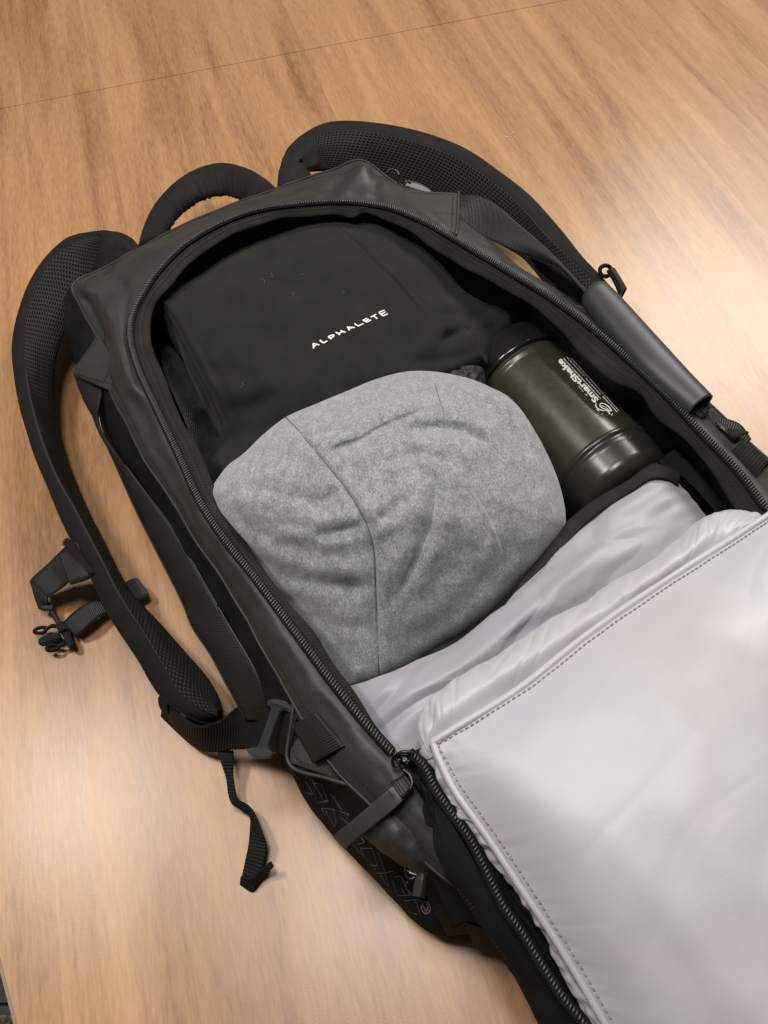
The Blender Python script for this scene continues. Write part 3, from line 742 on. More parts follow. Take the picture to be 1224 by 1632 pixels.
# ---- shoulder straps
def strap(outer, bound, inner, zo, zb, zi, nm_label=None):
    n = 160
    O = spline(W3([(a, b, z) for (a, b), z in zip(outer, np.interp(np.linspace(0, 1, len(outer)), np.linspace(0, 1, len(zo)), zo))]), n)
    B = spline(W3([(a, b, z) for (a, b), z in zip(bound, np.interp(np.linspace(0, 1, len(bound)), np.linspace(0, 1, len(zb)), zb))]), n)
    I = spline(W3([(a, b, z) for (a, b), z in zip(inner, np.interp(np.linspace(0, 1, len(inner)), np.linspace(0, 1, len(zi)), zi))]), n)
    lowO = O * .92 + I * .08; lowO[:, 2] -= .010
    lowI = I * .92 + O * .08; lowI[:, 2] -= .008
    for q in (lowO, lowI): q[:, 2] = np.maximum(q[:, 2], .002)
    mid = (O * .45 + B * .55); mid[:, 2] += .003
    M2 = (B + I) / 2; M2[:, 2] += .001
    s = loft('shoulder_strap', [O, mid, B, M2, I, lowI, lowO], n, 42, MAT['binding'], bp, cv=True, same=True, cap=True)
    sd2 = lambda k: 0
    b1, b2, b3 = B.copy(), (B * .55 + I * .45), (B * .06 + I * .94)
    b1[:, 2] += .0008; b2[:, 2] += .0075; b3[:, 2] += .002
    b4 = I.copy(); b4[:, 2] -= .002
    loft('mesh_padding', [b1, b2, b3, b4], n, 24, MAT['mesh'], s, same=True, thick=.002, off=0,
         disp=lambda G, U, V: noise(U * 14, V * 2, 0, 51) * .002 * np.sin(np.pi * V))
    tube('edge_piping', O + np.array([0, 0, -.001]), .0013, MAT['binding'], s, seg=6, n=160)
    tube('edge_piping', B * .97 + I * .03 + np.array([0, 0, .001]), .0009, MAT['binding'], s, seg=6, n=160)
    return s
outerL = [(150,370),(139,371),(106,380),(74,409),(49,446),(29,499),(20,548),(25,609),(33,650),(45,691),(57,728),(74,768),(98,826),(118,866),(139,905),(176,981),(221,1050),(253,1103),(286,1132),(323,1150),(342,1150)]
boundL = [(158,380),(135,382),(110,395),(82,417),(57,462),(41,515),(39,568),(47,629),(53,655),(63,691),(74,722),(94,768),(116,806),(136,844),(163,895),(192,952),(229,1009),(266,1071),(288,1107),(322,1132),(348,1142)]
innerL = [(166,398),(158,417),(144,440),(124,478),(104,520),(90,560),(84,600),(86,650),(90,680),(100,715),(110,745),(122,775),(143,822),(158,850),(172,879),(205,940),(250,990),(290,1035),(330,1082),(348,1115),(353,1135)]
stL = strap(outerL, boundL, innerL, [.085, .062, .050, .050, .055, .055, .050, .040], [.095, .070, .060, .062, .066, .064, .060, .050], [.090, .060, .040, .020, .016, .022, .030, .040])
outerR = [(452,262),(457,240),(482,215),(514,198),(547,193),(604,197),(666,209),(727,230),(760,248),(788,268),(841,309),(893,366),(930,412),(957,440),(990,478),(1002,500)]
boundR = [(476,262),(480,240),(506,219),(530,212),(555,210),(610,216),(660,228),(710,245),(740,260),(770,280),(822,322),(870,375),(905,410),(935,440),(968,478),(985,505)]
innerR = [(484,264),(500,266),(520,268),(545,272),(570,278),(610,284),(650,296),(690,312),(715,328),(745,350),(795,385),(835,410),(868,448),(895,480),(935,520),(955,545)]
stR = strap(outerR, boundR, innerR, [.090, .070, .060, .055, .055, .050, .045, .040], [.095, .078, .068, .064, .062, .058, .052, .046], [.090, .050, .030, .020, .016, .016, .020, .020])
# strap roots, where the straps are sewn to the head end
loft('strap_root', [W3([(128,375,.070), (150,368,.085), (176,368,.098), (204,375,.105), (224,393,.108)]), W3([(140,398,.072), (158,392,.092), (180,388,.106), (204,392,.112), (224,402,.112)]), W3([(146,432,.066), (156,430,.085), (176,424,.100), (200,412,.108), (226,405,.108)])], 40, 18, MAT['binding'], stL, thick=.006, disp=lambda G, U, V: noise(U * 6, V * 4, 0, 61) * .002)
loft('strap_root', [W3([(484,213,.078), (458,238,.088), (445,272,.100), (441,303,.110)]), W3([(500,222,.080), (474,250,.096), (464,276,.108), (468,300,.114)]), W3([(512,262,.070), (490,268,.088), (498,280,.102), (506,292,.112)])], 40, 18, MAT['binding'], stR, thick=.006, disp=lambda G, U, V: noise(U * 6, V * 4, 0, 62) * .002)

# ---- chest strap hardware on the left strap
cw = loft('chest_webbing', [W3([(140,880,.060), (122,864,.060), (108,868,.054), (92,882,.046)]), W3([(152,916,.052), (142,922,.052), (132,926,.050), (112,932,.042)])], 24, 8, MAT['web2'], stL, thick=.0016)
loft('chest_webbing', [W3([(92,882,.044), (74,900,.034), (50,922,.026), (47,928,.022)]), W3([(113,923,.044), (100,935,.034), (78,950,.026), (74,953,.022)])], 24, 8, MAT['web2'], stL, thick=.0016)
loft('chest_webbing', [W3([(48,927,.0235), (54,950,.018), (61,970,.012)]), W3([(74,953,.0235), (75,962,.019), (78,966,.013)])], 12, 8, MAT['web2'], stL, thick=.0016)
loft('chest_webbing', [W3([(61,970,.013), (72,974,.014), (84,972,.014)]), W3([(74,958,.014), (80,960,.016), (84,964,.015)])], 12, 4, MAT['web2'], stL, thick=.0016)
tube('chest_webbing', W3([(80,970,.013), (86,980,.012), (93,992,.012)]), .0022, MAT['web2'], stL, seg=6, flat=.4)
prism('webbing_keeper', [(101,862), (104,857), (111,858), (119,866), (150,912), (143,914), (110,880), (103,873)], .063, .004, MAT['plastic'], stL, bevel=.001)
tube('webbing_keeper', W3([(102,870,.054), (104,862,.056), (110,860,.056)]), .0018, MAT['leather'], stL, seg=8)
loft('chest_webbing', [W3([(100,992,.013), (115,977,.018), (135,963,.020), (150,957,.018), (168,955,.014)]), W3([(121,1016,.010), (133,1004,.016), (148,990,.018), (162,980,.016), (178,974,.012)])], 30, 8, MAT['web2'], stL, thick=.0016)
kp = prism('webbing_end', [(198,927), (216,919), (221,922), (234,940), (236,946), (222,955), (214,957)], .016, .005, MAT['web2'], stL, bevel=.001)
bk = prism('buckle_body', [(89,990), (100,988), (109,1003), (114,1018), (118,1026), (112,1032), (106,1030), (98,1010), (88,1000)], .0145, .0085, MAT['plastic'], stL, bevel=.0012)
prism('buckle_prong', [(58,1021), (64,1014), (92,1006), (96,1010), (97,1018), (70,1026), (62,1027)], .012, .006, MAT['plastic'], stL, bevel=.0012)
for loop_ in ([(92,998), (84,997), (76,1001), (68,1000), (57,1003), (55,1007), (60,1009), (70,1008), (73,1004), (80,999)], [(104,1026), (96,1029), (90,1028), (84,1027), (76,1031), (75,1035), (80,1037), (90,1035), (94,1030), (100,1025)]):
    tube('buckle_prong', W3([(a, b, .010) for a, b in loop_]), .0017, MAT['plastic'], stL, seg=8, closed=True, n=50)
tube('buckle_bar', W3([(93,1008,.016), (100,1005,.016), (106,1003,.015)]), .0012, MAT['plastic'], stL, seg=8)
# right strap: chest webbing keeper
tube('webbing_keeper', W3([(957,436,.052), (957,427,.056), (965,423,.058), (972,426,.056), (974,434,.052), (968,440,.050), (962,440,.050)]), .0022, MAT['plastic'], stR, seg=8, closed=True, n=40)
loft('chest_webbing', [W3([(966,432,.055), (978,452,.052), (987,474,.046)]), W3([(974,427,.060), (985,444,.058), (995,462,.052)]), W3([(980,428,.052), (991,446,.048), (999,461,.042)]), W3([(972,436,.044), (984,456,.038), (990,478,.034)])], 20, 18, MAT['web2'], stR, thick=.002)

# ---- left side carry handle webbing
hwl = [(116,594,.104), (131,633,.090), (156,678,.078), (185,743,.072), (218,816,.072), (258,895,.074), (292,963,.076), (307,1000,.076), (335,1042,.074), (358,1085,.070), (377,1120,.064), (392,1148,.055)]
hwr = [(166,614,.112), (158,645,.100), (157,676,.086), (199,742,.090), (235,790,.092), (280,851,.094), (331,940,.096), (366,1000,.096), (390,1040,.094), (408,1071,.092), (433,1112,.086), (446,1140,.070)]
sh = loft('side_handle', [W3(hwl), W3(hwr)], 200, 14, MAT['web2'], bp, same=True, thick=.0018, disp=lambda G, U, V: np.sin(np.pi * V) * (.002 + noise(U * 7, V, 0, 71) * .002))
tube('handle_edge', W3([(a + 1, b, z + .0006) for a, b, z in hwr[3:]]), .0007, MAT['leather'], sh, seg=6, n=120)
tube('handle_edge', W3([(a, b, z) for a, b, z in hwl[1:]]), .0008, MAT['web2'], sh, seg=6, n=120)
bits('stitching', np.array([P(340 + 8 * k + 2 * j, 972 - 8 * k * 0 + 7 * j, .0985) for k in range(2) for j in range(-1, 2)]), np.array([[.2, -.97, 0]] * 6), np.array([[1., 0, 0]] * 6), np.array([[0, 0, 1.]] * 6), .0025, .0007, .0007, MAT['thread'], sh)

# ---- lower left strap webbing, tri-glide and loose tail
lw = loft('strap_webbing', [W3([(262,1112,.030), (280,1134,.040), (317,1157,.050), (350,1150,.054), (378,1128,.058), (402,1121,.064), (428,1119,.080), (452,1127,.104), (470,1143,.128)]),
      W3([(258,1128,.012), (278,1156,.022), (315,1176,.034), (350,1174,.042), (380,1160,.048), (402,1156,.054), (424,1158,.074), (444,1165,.096), (464,1175,.122)]),
      W3([(256,1142,.004), (286,1172,.006), (317,1193,.012), (347,1199,.022), (378,1195,.032), (403,1193,.042), (420,1196,.062), (442,1200,.084), (462,1207,.108)])], 140, 26, MAT['web'], bp, same=True, thick=.0018, disp=lambda G, U, V: noise(U * 6, V * 2.2, 0, 81) * .0028 * np.sin(np.pi * np.clip(U, 0, 1)))
loft('strap_webbing', [W3([(262,1105,.045), (253,1110,.038), (253,1124,.026), (262,1142,.012)]), W3([(276,1124,.045), (268,1122,.038), (266,1134,.028), (278,1152,.016)])], 30, 8, MAT['web'], bp, thick=.0016)
tg = prism('tri_glide', [(424,1122,.112), (427,1115,.114), (437,1113,.116), (455,1117,.120), (464,1123,.122), (466,1131,.122), (462,1135,.121), (457,1131,.119), (451,1130,.117), (446,1134,.115), (436,1162,.107), (427,1188,.101), (429,1194,.101), (435,1200,.102), (433,1206,.101), (420,1209,.098), (402,1205,.094), (394,1199,.092), (394,1193,.092), (399,1191,.093), (407,1191,.095), (412,1186,.097), (423,1155,.105), (433,1126,.113), (430,1123,.113)], 0, .0032, MAT['grip'], bp, bevel=.0007)
tl = loft('webbing_tail', [W3([(346,1196,.022), (352,1215,.020), (360,1240,.016), (364,1268,.013), (370,1282,.012), (385,1292,.010), (397,1301,.009), (398,1322,.010), (396,1345,.012), (390,1375,.010), (383,1407,.006)]),
      W3([(372,1196,.022), (372,1215,.020), (372,1240,.016), (377,1268,.014), (384,1278,.016), (396,1286,.015), (404,1297,.016), (417,1330,.018), (424,1350,.014), (418,1385,.009), (405,1417,.005)])], 120, 8, MAT['web'], bp, same=True, thick=.0014)
loft('webbing_tail', [W3([(418,1384,.012), (428,1372,.016), (434,1382,.018)]), W3([(402,1392,.009), (400,1408,.008), (404,1420,.006)]), W3([(384,1396,.009), (382,1402,.007), (383,1408,.003)])][:0] + [W3([(383,1400,.010), (400,1398,.011), (416,1388,.013), (430,1374,.018)]), W3([(382,1410,.003), (402,1421,.003), (418,1402,.006), (435,1383,.016)])], 26, 8, MAT['web'], tl, thick=.002)

# ---- right side handle: webbing, wrapped grip, buckle end
hw = loft('side_handle', [W3([(728,312,.124), (748,310,.132), (768,314,.136), (790,326,.140), (828,358,.144), (874,398,.146), (904,428,.148), (926,452,.150), (945,472,.150)]),
      W3([(728,350,.128), (744,362,.126), (766,374,.126), (790,386,.128), (820,400,.132), (859,413,.138), (893,428,.144), (920,456,.146), (940,478,.146)])], 120, 14, MAT['web2'], bp, same=True, thick=.0018, disp=lambda G, U, V: np.sin(np.pi * V) * .002)
loft('side_handle_fold', [W3([(845,409,.128), (880,424,.136), (905,440,.142), (930,462,.144)]), W3([(862,432,.110), (886,452,.112), (910,480,.114), (940,505,.116)])], 30, 8, MAT['side'], hw, same=True, thick=.0016)
ga = W3([(940,466,.148), (965,495,.152), (1000,538,.156), (1040,584,.158), (1080,622,.157), (1112,648,.154)])
gu_ = W3([(958,455,.150), (986,482,.154), (1020,520,.158), (1060,562,.160), (1100,602,.159), (1131,636,.156)])
NG = 90
gl_ = W3([(929,476,.146), (950,508,.146), (987,552,.148), (1024,594,.150), (1060,628,.150), (1098,660,.150)])
gr_ = W3([(962,456,.146), (991,484,.148), (1024,520,.150), (1062,562,.152), (1098,602,.152), (1131,638,.150)])
g1, g2 = spline(gl_, NG), spline(gr_, NG); gc = (g1 + g2) / 2; gwv = (g2 - g1) / 2
tgn = np.gradient(gc, axis=0); tgn /= np.linalg.norm(tgn, axis=1, keepdims=True); gup = np.cross(gwv, tgn); gup /= np.linalg.norm(gup, axis=1, keepdims=True)
gup = np.where(gup[:, 2:] < 0, -gup, gup)
G = []
for a in np.linspace(0, 2 * np.pi, 36, endpoint=False):
    e = np.ones(NG); e[:4] = [.80, .92, .98, 1]
    G.append(gc + gwv * (math.copysign(abs(math.cos(a)) ** .85, math.cos(a)) * e)[:, None] + gup * (.0095 * math.sin(a) * e)[:, None])
gp = link('handle_grip', grid_mesh('handle_grip', np.array(G), cv=True), MAT['grip'], bp); solid(gp, .0022, -1)
k = 1.02
def grip_pt(u, a, lift=.0006):
    i = int(u * (NG - 1)); return gc[i] + gwv[i] * math.cos(a) + gup[i] * (.0095 * math.sin(a)) + (gwv[i] / np.linalg.norm(gwv[i]) * math.cos(a) + gup[i] * math.sin(a)) * lift
for u_ in (.05, .965):
    stitches(np.array([grip_pt(u_, a) for a in np.linspace(.25, 2.9, 12)]), MAT['thread'], gp, pitch=.003, l=.002)
for u_ in (.15, .89):
    tube('snap', np.array([grip_pt(u_ + .045 * math.cos(t), .62 + .42 * math.sin(t)) for t in np.linspace(0, 2 * np.pi, 14, endpoint=False)]), .0013, MAT['plastic'], gp, seg=6, closed=True, n=40)
# rolled webbing visible in the grip's end and the loop beyond
for k_, (a, b) in enumerate((((1104,652,.150), (1122,668,.146)), ((1112,645,.150), (1128,662,.146)), ((1118,641,.148), (1130,655,.144)))):
    loft('grip_core', [W3([(a[0] - 3, a[1], a[2]), (b[0] - 3, b[1], b[2])]), W3([(a[0] + 4, a[1] - 6, a[2] + .001), (b[0] + 3, b[1] - 5, b[2])])], 5, 4, MAT['web2'], gp, thick=.0015)
loft('buckle_webbing', [W3([(1108,664,.142), (1122,690,.138), (1140,700,.136), (1160,706,.134)]), W3([(1122,652,.144), (1140,668,.142), (1158,684,.140), (1170,692,.138)])], 20, 8, MAT['web2'], bp, thick=.002)
loft('buckle_webbing', [W3([(1124,652,.134), (1150,664,.130), (1180,676,.126), (1198,700,.122)]), W3([(1136,676,.132), (1155,694,.130), (1166,706,.128), (1178,722,.126)])], 20, 8, MAT['web2'], bp, thick=.002)
tube('buckle_bar', W3([(1142,676,.140), (1152,684,.141), (1161,692,.140)]), .0018, MAT['metal'], bp, seg=8)
loft('buckle_webbing', [W3([(1158,700,.137), (1168,708,.137), (1176,704,.137)]), W3([(1160,690,.142), (1172,696,.143), (1182,692,.141)]), W3([(1160,682,.134), (1176,684,.134), (1194,688,.130)])], 20, 10, MAT['web'], bp, thick=.002)
loft('compression_webbing', [W3([(1156,728,.142), (1178,746,.143), (1200,768,.143)]), W3([(1170,714,.147), (1195,732,.148), (1212,750,.148)]), W3([(1184,702,.140), (1206,716,.138), (1226,736,.136)]), W3([(1190,708,.126), (1208,724,.124), (1226,744,.122)])], 24, 22, MAT['web'], bp, thick=.003)
patch('side_patch', [(1124,690,.146), (1150,700,.142), (1172,712,.138), (1250,800,.132), (1215,800,.144)], 0, [(1132,696,.1455), (1165,712,.1405)])

# ------------------------------------------------------------------ lid
lid = bp
def wr_lid(G, U, V):
    x, y = G[..., 0], G[..., 1]
    big = noise(x * 9, y * 9, 0, 91) * .008 + noise((x * .6 - y * .8) * 9, (x * .8 + y * .6) * 26, 0, 92) * .0032 + noise(x * 45, y * 38, 0, 98) * .0007
    left = np.exp(-U / .05) * (.35 + .65 * smooth01(noise(V * 9, 0 * V, 0, 97) * 1.5 + .5))
    puck = (noise(V * 20, U * 7, 0, 93) * .0026 + noise(V * 48, U * 12, 0, 96) * .0007) * left * np.clip(U * 40, 0, 1)
    top = np.exp(-V / .05) * noise(U * 22, V * 4, 0, 94) * .0022 * np.clip(V * 30, 0, 1)
    ax = x * .6 + y * .8; bx = -x * .8 + y * .6
    diag = noise(ax * 9, bx * 34, 0, 95) ; diag = -np.clip(.25 - np.abs(diag), 0, 1) * .0022
    edge = np.clip(U * 30, 0, 1) * np.clip(V * 30, 0, 1)
    return big * np.clip(U * 5, 0, 1) * np.clip(V * 6, 0, 1) + puck + top + diag * edge * .5
PR = [
 [(690,1184,.164), (723,1163,.168), (826,1099,.176), (935,1013,.180), (1046,936,.182), (1156,866,.180), (1224,822,.178), (1310,765,.172)],
 [(700,1210,.164), (760,1190,.176), (880,1120,.190), (990,1040,.196), (1100,962,.198), (1200,890,.196), (1270,840,.190), (1350,790,.178)],
 [(723,1257,.163), (800,1230,.182), (920,1160,.198), (1040,1090,.206), (1150,1020,.208), (1250,940,.206), (1330,880,.200), (1400,840,.182)],
 [(777,1333,.162), (860,1310,.184), (980,1260,.200), (1100,1190,.208), (1220,1110,.210), (1330,1030,.206), (1420,960,.200), (1490,920,.180)],
 [(831,1415,.160), (920,1400,.182), (1050,1350,.198), (1180,1290,.206), (1300,1210,.208), (1420,1130,.204), (1520,1060,.196), (1580,1020,.176)],
 [(875,1480,.157), (960,1480,.178), (1090,1440,.194), (1230,1380,.202), (1360,1310,.204), (1480,1230,.200), (1600,1160,.190), (1660,1120,.170)],
 [(918,1550,.153), (1010,1560,.174), (1150,1540,.190), (1290,1490,.198), (1430,1420,.200), (1560,1340,.194), (1680,1270,.184), (1750,1230,.165)],
 [(964,1629,.149), (1060,1650,.168), (1210,1640,.184), (1360,1600,.192), (1510,1530,.192), (1650,1460,.186), (1780,1390,.176), (1850,1350,.160)],
 [(1010,1710,.144), (1110,1740,.160), (1270,1740,.174), (1430,1710,.182), (1600,1650,.182), (1740,1580,.176), (1880,1500,.168), (1950,1460,.155)],
]
lidG = loft_grid([W3(r) for r in PR], 300, 300, same=True, disp=wr_lid)
lp = link('lid_lining_panel', grid_mesh('lid_lining_panel', lidG), MAT['satin'], bp); solid(lp, .003, -1)
# piping along top and left edge
pipe = np.concatenate([lidG[::-4, 0][:-1], lidG[0, ::4]])
pp = tube('lid_piping', pipe + np.array([0, 0, .0004]), .0024, MAT['satin'], lp, seg=10, n=420)
i1 = np.concatenate([lidG[::-4, 5][:-2], lidG[6, 5::4]])
stitches(i1, MAT['stitch_light'], lp, pitch=.0037, l=.0024, w=.0012, lift=.0008)
tube('seam_shade_line', np.concatenate([lidG[::-6, 3][:-1], lidG[3, 3::6]]) + np.array([0, 0, -.0002]), .0007, MAT['satin2'], lp, seg=6, n=300)  # thin darker tube, painted shade beside the piping cord
# rolled edge beyond the piping, towards the bag
Eo = [(674,1212,.152), (671,1200,.153), (668,1180,.156), (669,1142,.158), (688,1108,.160), (743,1073,.163), (814,1029,.166), (891,980,.168), (980,925,.170), (1079,859,.170), (1123,824,.170), (1156,813,.168), (1194,816,.166), (1224,822,.164), (1300,775,.160)]
Eu = [(682,1214,.142), (682,1205,.138), (682,1190,.134), (684,1160,.134), (704,1130,.134), (760,1090,.136), (830,1046,.136), (905,996,.138), (995,940,.138), (1092,874,.138), (1130,842,.138), (1160,832,.138), (1195,834,.138), (1226,838,.138), (1305,800,.135)]
EM = [(682,1210,.156), (679,1198,.160), (680,1184,.163), (688,1158,.168), (710,1132,.172), (765,1095,.178), (838,1048,.182), (912,1000,.184), (1003,942,.186), (1098,878,.186), (1135,848,.184), (1160,842,.182), (1195,832,.180), (1224,825,.176), (1306,770,.170)]
PI = [(690,1206,.158), (688,1195,.160), (688,1187,.162), (691,1183,.163), (723,1164,.167), (774,1133,.171), (846,1083,.175), (920,1026,.179), (1012,960,.181), (1108,896,.181), (1145,873,.180), (1165,861,.180), (1195,841,.178), (1224,823,.177), (1310,767,.170)]
def wr_roll(G, U, V):
    return (noise(U * 15, V * 2.0, 0, 101) * .0030 + noise(U * 52, V * 2.5, 0, 102) * .0010 * np.exp(-((V - .35) / .25) ** 2) - np.clip(.16 - np.abs(noise(U * 20 + V * 3, V * 1.2, 0, 103)), 0, 1) * .0045) * np.sin(np.pi * np.clip(V, 0, 1)) ** .6 * np.clip((1 - U) * 8, .2, 1)
rl = loft('lid_rolled_edge', [W3(Eu), W3(Eo), W3(EM), W3(PI)], 420, 46, MAT['satin'], bp, same=True, thick=.002, disp=wr_roll)
# lining strip between coil and piping down the left edge
LO = [(664,1206,.150), (677,1217,.152), (701,1268,.153), (725,1298,.153), (750,1328,.152), (799,1393,.150), (853,1469,.146), (886,1534,.143), (929,1615,.140), (960,1670,.138)]
LI = [(688,1182,.160), (694,1192,.160), (723,1258,.160), (750,1297,.160), (777,1335,.160), (831,1417,.158), (875,1482,.155), (918,1552,.151), (964,1631,.147), (1005,1705,.143)]
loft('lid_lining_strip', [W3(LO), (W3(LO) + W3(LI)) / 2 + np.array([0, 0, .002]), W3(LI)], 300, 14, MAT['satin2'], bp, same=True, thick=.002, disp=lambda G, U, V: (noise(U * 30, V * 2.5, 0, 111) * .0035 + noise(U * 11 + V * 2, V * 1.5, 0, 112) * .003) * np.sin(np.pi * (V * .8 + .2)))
# black coil side of the lid
CO = [(652,1200,.158), (667,1212,.158), (679,1227,.158), (693,1257,.158), (717,1292,.157), (750,1339,.155), (777,1393,.153), (804,1447,.150), (831,1485,.148), (864,1539,.145), (896,1588,.142), (929,1629,.140), (970,1690,.136)]
cw_ = W3(CO)
TI = [(a + 18 + 4 * math.sin(k), b - 8, z - .007) for k, (a, b, z) in enumerate(CO)]
tpz = loft('lid_zip_tape', [cw_ + np.array([0, 0, -.001]), W3(TI)], 200, 6, MAT['tape'], bp, same=True, thick=.0012)
lz = zipper(cw_, False, 0.0, pitch=.0022, slw=.0032, lift=.0026)
CB = [(668,1240,.148), (680,1262,.149), (690,1292,.147), (690,1331,.143), (703,1379,.137), (735,1430,.130), (770,1480,.122), (804,1534,.113), (826,1572,.108), (848,1615,.103), (868,1655,.099)]
C2 = [(662,1210,.155), (676,1230,.155), (689,1262,.155), (712,1298,.153), (740,1345,.150), (775,1405,.146), (808,1460,.143), (840,1512,.139), (868,1556,.136), (900,1604,.133), (940,1660,.130)]
c2 = W3(C2); cb = W3(CB); mid_ = (c2 + cb) / 2 + np.array([0, 0, .005])
ub = cb.copy(); ub[:, 2] -= .006; ub += (c2 - cb) * .15
lb = loft('lid_border', [c2, mid_, cb, ub], 260, 30, MAT['side'], bp, same=True, thick=.0018, disp=lambda G, U, V: noise(U * 12, V * 3, 0, 121) * .0022 * np.sin(np.pi * V))
loft('border_tape', [cb[1:8] + np.array([0, 0, .0012]), (cb * .72 + mid_ * .28)[1:8] + np.array([0, 0, .0016])], 120, 6, MAT['web'], lb, same=True, thick=.001)
# lid outer skin, below the lining (black side down), closes the volume
sk = [W3([(700,1250,.140), (740,1230,.142), (900,1130,.146), (1100,980,.146), (1300,800,.146)]), W3([(760,1400,.136), (850,1370,.140), (1050,1280,.146), (1250,1150,.148), (1500,940,.146)]), W3([(850,1600,.104), (950,1600,.130), (1180,1560,.140), (1500,1400,.145), (1760,1250,.140)]), W3([(1000,1720,.120), (1100,1750,.130), (1300,1750,.140), (1620,1660,.140), (1960,1480,.135)])]
loft('lid_outer_skin', sk, 60, 60, MAT['shell'], bp, same=True)
# bottom end details below the lid
loft('bottom_flap', [W3([(690,1402,.112), (704,1440,.100), (722,1480,.085)]), W3([(716,1398,.118), (740,1432,.110), (756,1470,.098)]), W3([(740,1420,.112), (770,1460,.104), (800,1510,.094)])], 20, 14, MAT['side'], bp, thick=.002)
pf = loft('bottom_webbing', [W3([(686,1448,.090), (700,1466,.075), (712,1492,.040)]), W3([(724,1436,.100), (738,1460,.085), (752,1488,.050)])], 20, 8, MAT['web'], bp, thick=.002)
loft('bottom_webbing', [W3([(740,1470,.085), (752,1500,.050), (762,1512,.030)]), W3([(780,1482,.085), (795,1515,.050), (806,1530,.030)])], 20, 8, MAT['web'], bp, thick=.002)

# ---- inner divider (lilac grey lining)
DA = [(552,1090,.108), (600,1082,.116), (665,1055,.120), (732,1020,.122), (798,966,.122), (858,906,.122), (902,856,.121), (946,814,.120), (1002,778,.120), (1046,755,.120), (1076,757,.117)]
DB = [(575,1130,.118), (640,1100,.132), (710,1070,.137), (780,1025,.138), (850,970,.138), (905,920,.138), (950,880,.137), (995,845,.134), (1035,810,.130), (1075,785,.125), (1100,785,.116)]
DC = [(600,1175,.122), (660,1135,.132), (730,1085,.133), (805,1040,.133), (880,990,.133), (940,952,.133), (990,918,.131), (1040,880,.128), (1080,850,.124), (1110,825,.120), (1128,822,.113)]
DD = [(640,1225,.120), (700,1180,.120), (770,1130,.120), (840,1080,.120), (915,1030,.120), (975,990,.120), (1025,955,.120), (1075,915,.120), (1115,885,.118), (1145,860,.115), (1165,850,.110)]
D0 = [(a - 2, b + 4, z - .016) for a, b, z in DA]
def wr_div(G, U, V):
    x, y = G[..., 0], G[..., 1]
    a = x * .83 + y * .55; b = -x * .55 + y * .83
    return (noise(a * 9, b * 42, 0, 131) * .0055 + noise(a * 22, b * 85, 0, 132) * .0022 - np.clip(.18 - np.abs(noise(a * 11 + .7, b * 30, 0, 133)), 0, 1) * .010) * np.clip(V * 6, 0, 1)
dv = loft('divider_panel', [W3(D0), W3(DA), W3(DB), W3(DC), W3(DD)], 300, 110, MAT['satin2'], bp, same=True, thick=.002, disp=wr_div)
TA = [(786,986,.116), (815,950,.118), (846,906,.120), (864,880,.122), (884,852,.123), (915,824,.124), (950,797,.124), (1000,768,.124), (1040,741,.124), (1062,741,.123), (1085,755,.119)]
TB = [(794,990,.118), (826,955,.120), (864,908,.124), (884,882,.126), (905,864,.127), (935,832,.127), (970,805,.127), (1010,780,.127), (1040,762,.127), (1062,762,.126), (1082,772,.121)]
loft('divider_trim', [W3([(a, b, z - .02) for a, b, z in TA]), W3(TA), W3(TB)], 80, 12, MAT['lip'], bp, same=True, thick=.002)
for path in ([(948,818,.126), (900,866,.126), (860,912,.126), (800,972,.126)],):
    stitches(W3(path), MAT['stitch_light'], dv, pitch=.004, l=.002, w=.0006)
tube('divider_seam', W3([(668,1190,.135), (669,1200,.134), (672,1206,.134), (688,1190,.150)]), .0006, MAT['stitch_light'], dv, seg=6)
# inner side band on the right
loft('inner_side_band', [W3([(1050,735,.126), (1090,760,.120), (1140,815,.112), (1180,870,.108)]), W3([(1075,715,.120), (1120,760,.118), (1160,810,.114), (1210,870,.110)])], 30, 8, MAT['tape'], bp, thick=.002)

# ------------------------------------------------------------------ cloth lumps
def blob(name, outline, ctr, zf, mat, parent=None, nt=360, nr=110, base_z=.03, skirt=(.004, .012), uvrot=0, closed_bottom=True):
    o = spline(np.array(outline, float), nt, closed=True)
    c = np.array(ctr, float)
    rr = np.concatenate([np.linspace(0.0, .8, int(nr * .7), endpoint=False), 1 - (1 - np.linspace(0, 1, nr - int(nr * .7))) ** 1.0 * .2])
    rr[0] = .002
    px = c[0] + rr[:, None] * (o[None, :, 0] - c[0]); py = c[1] + rr[:, None] * (o[None, :, 1] - c[1])
    d = bdist(px, py, o)
    z = zf(px, py, d)
    G = P(px, py, z)
    e = G[-1]; outn = off_xy(e, 1.0) - e; outn[:, 2] = 0
    t = np.linspace(0, 1, 8)[1:, None, None]
    dz = (e[:, 2] - base_z)
    sk = []
    for k in np.linspace(0, 1, 10)[1:]:
        q = e + outn * (skirt[0] * math.sin(k * math.pi) * 1.0 - skirt[1] * k * k); q = q.copy(); q[:, 2] = e[:, 2] - dz * k; sk.append(q)
    G = np.concatenate([G, np.array(sk)], 0)
    me = grid_mesh(name, G, cu=True)
    # planar metric uv so that the knit keeps one direction
    uvl = me.uv_layers[0]; co = G.reshape(-1, 3); n = len(me.loops); vi = np.empty(n, int); me.loops.foreach_get('vertex_index', vi)
    uvl.data.foreach_set('uv', co[vi][:, :2].astype(np.float32).ravel())
    ob = link(name, me, mat, parent)
    return ob


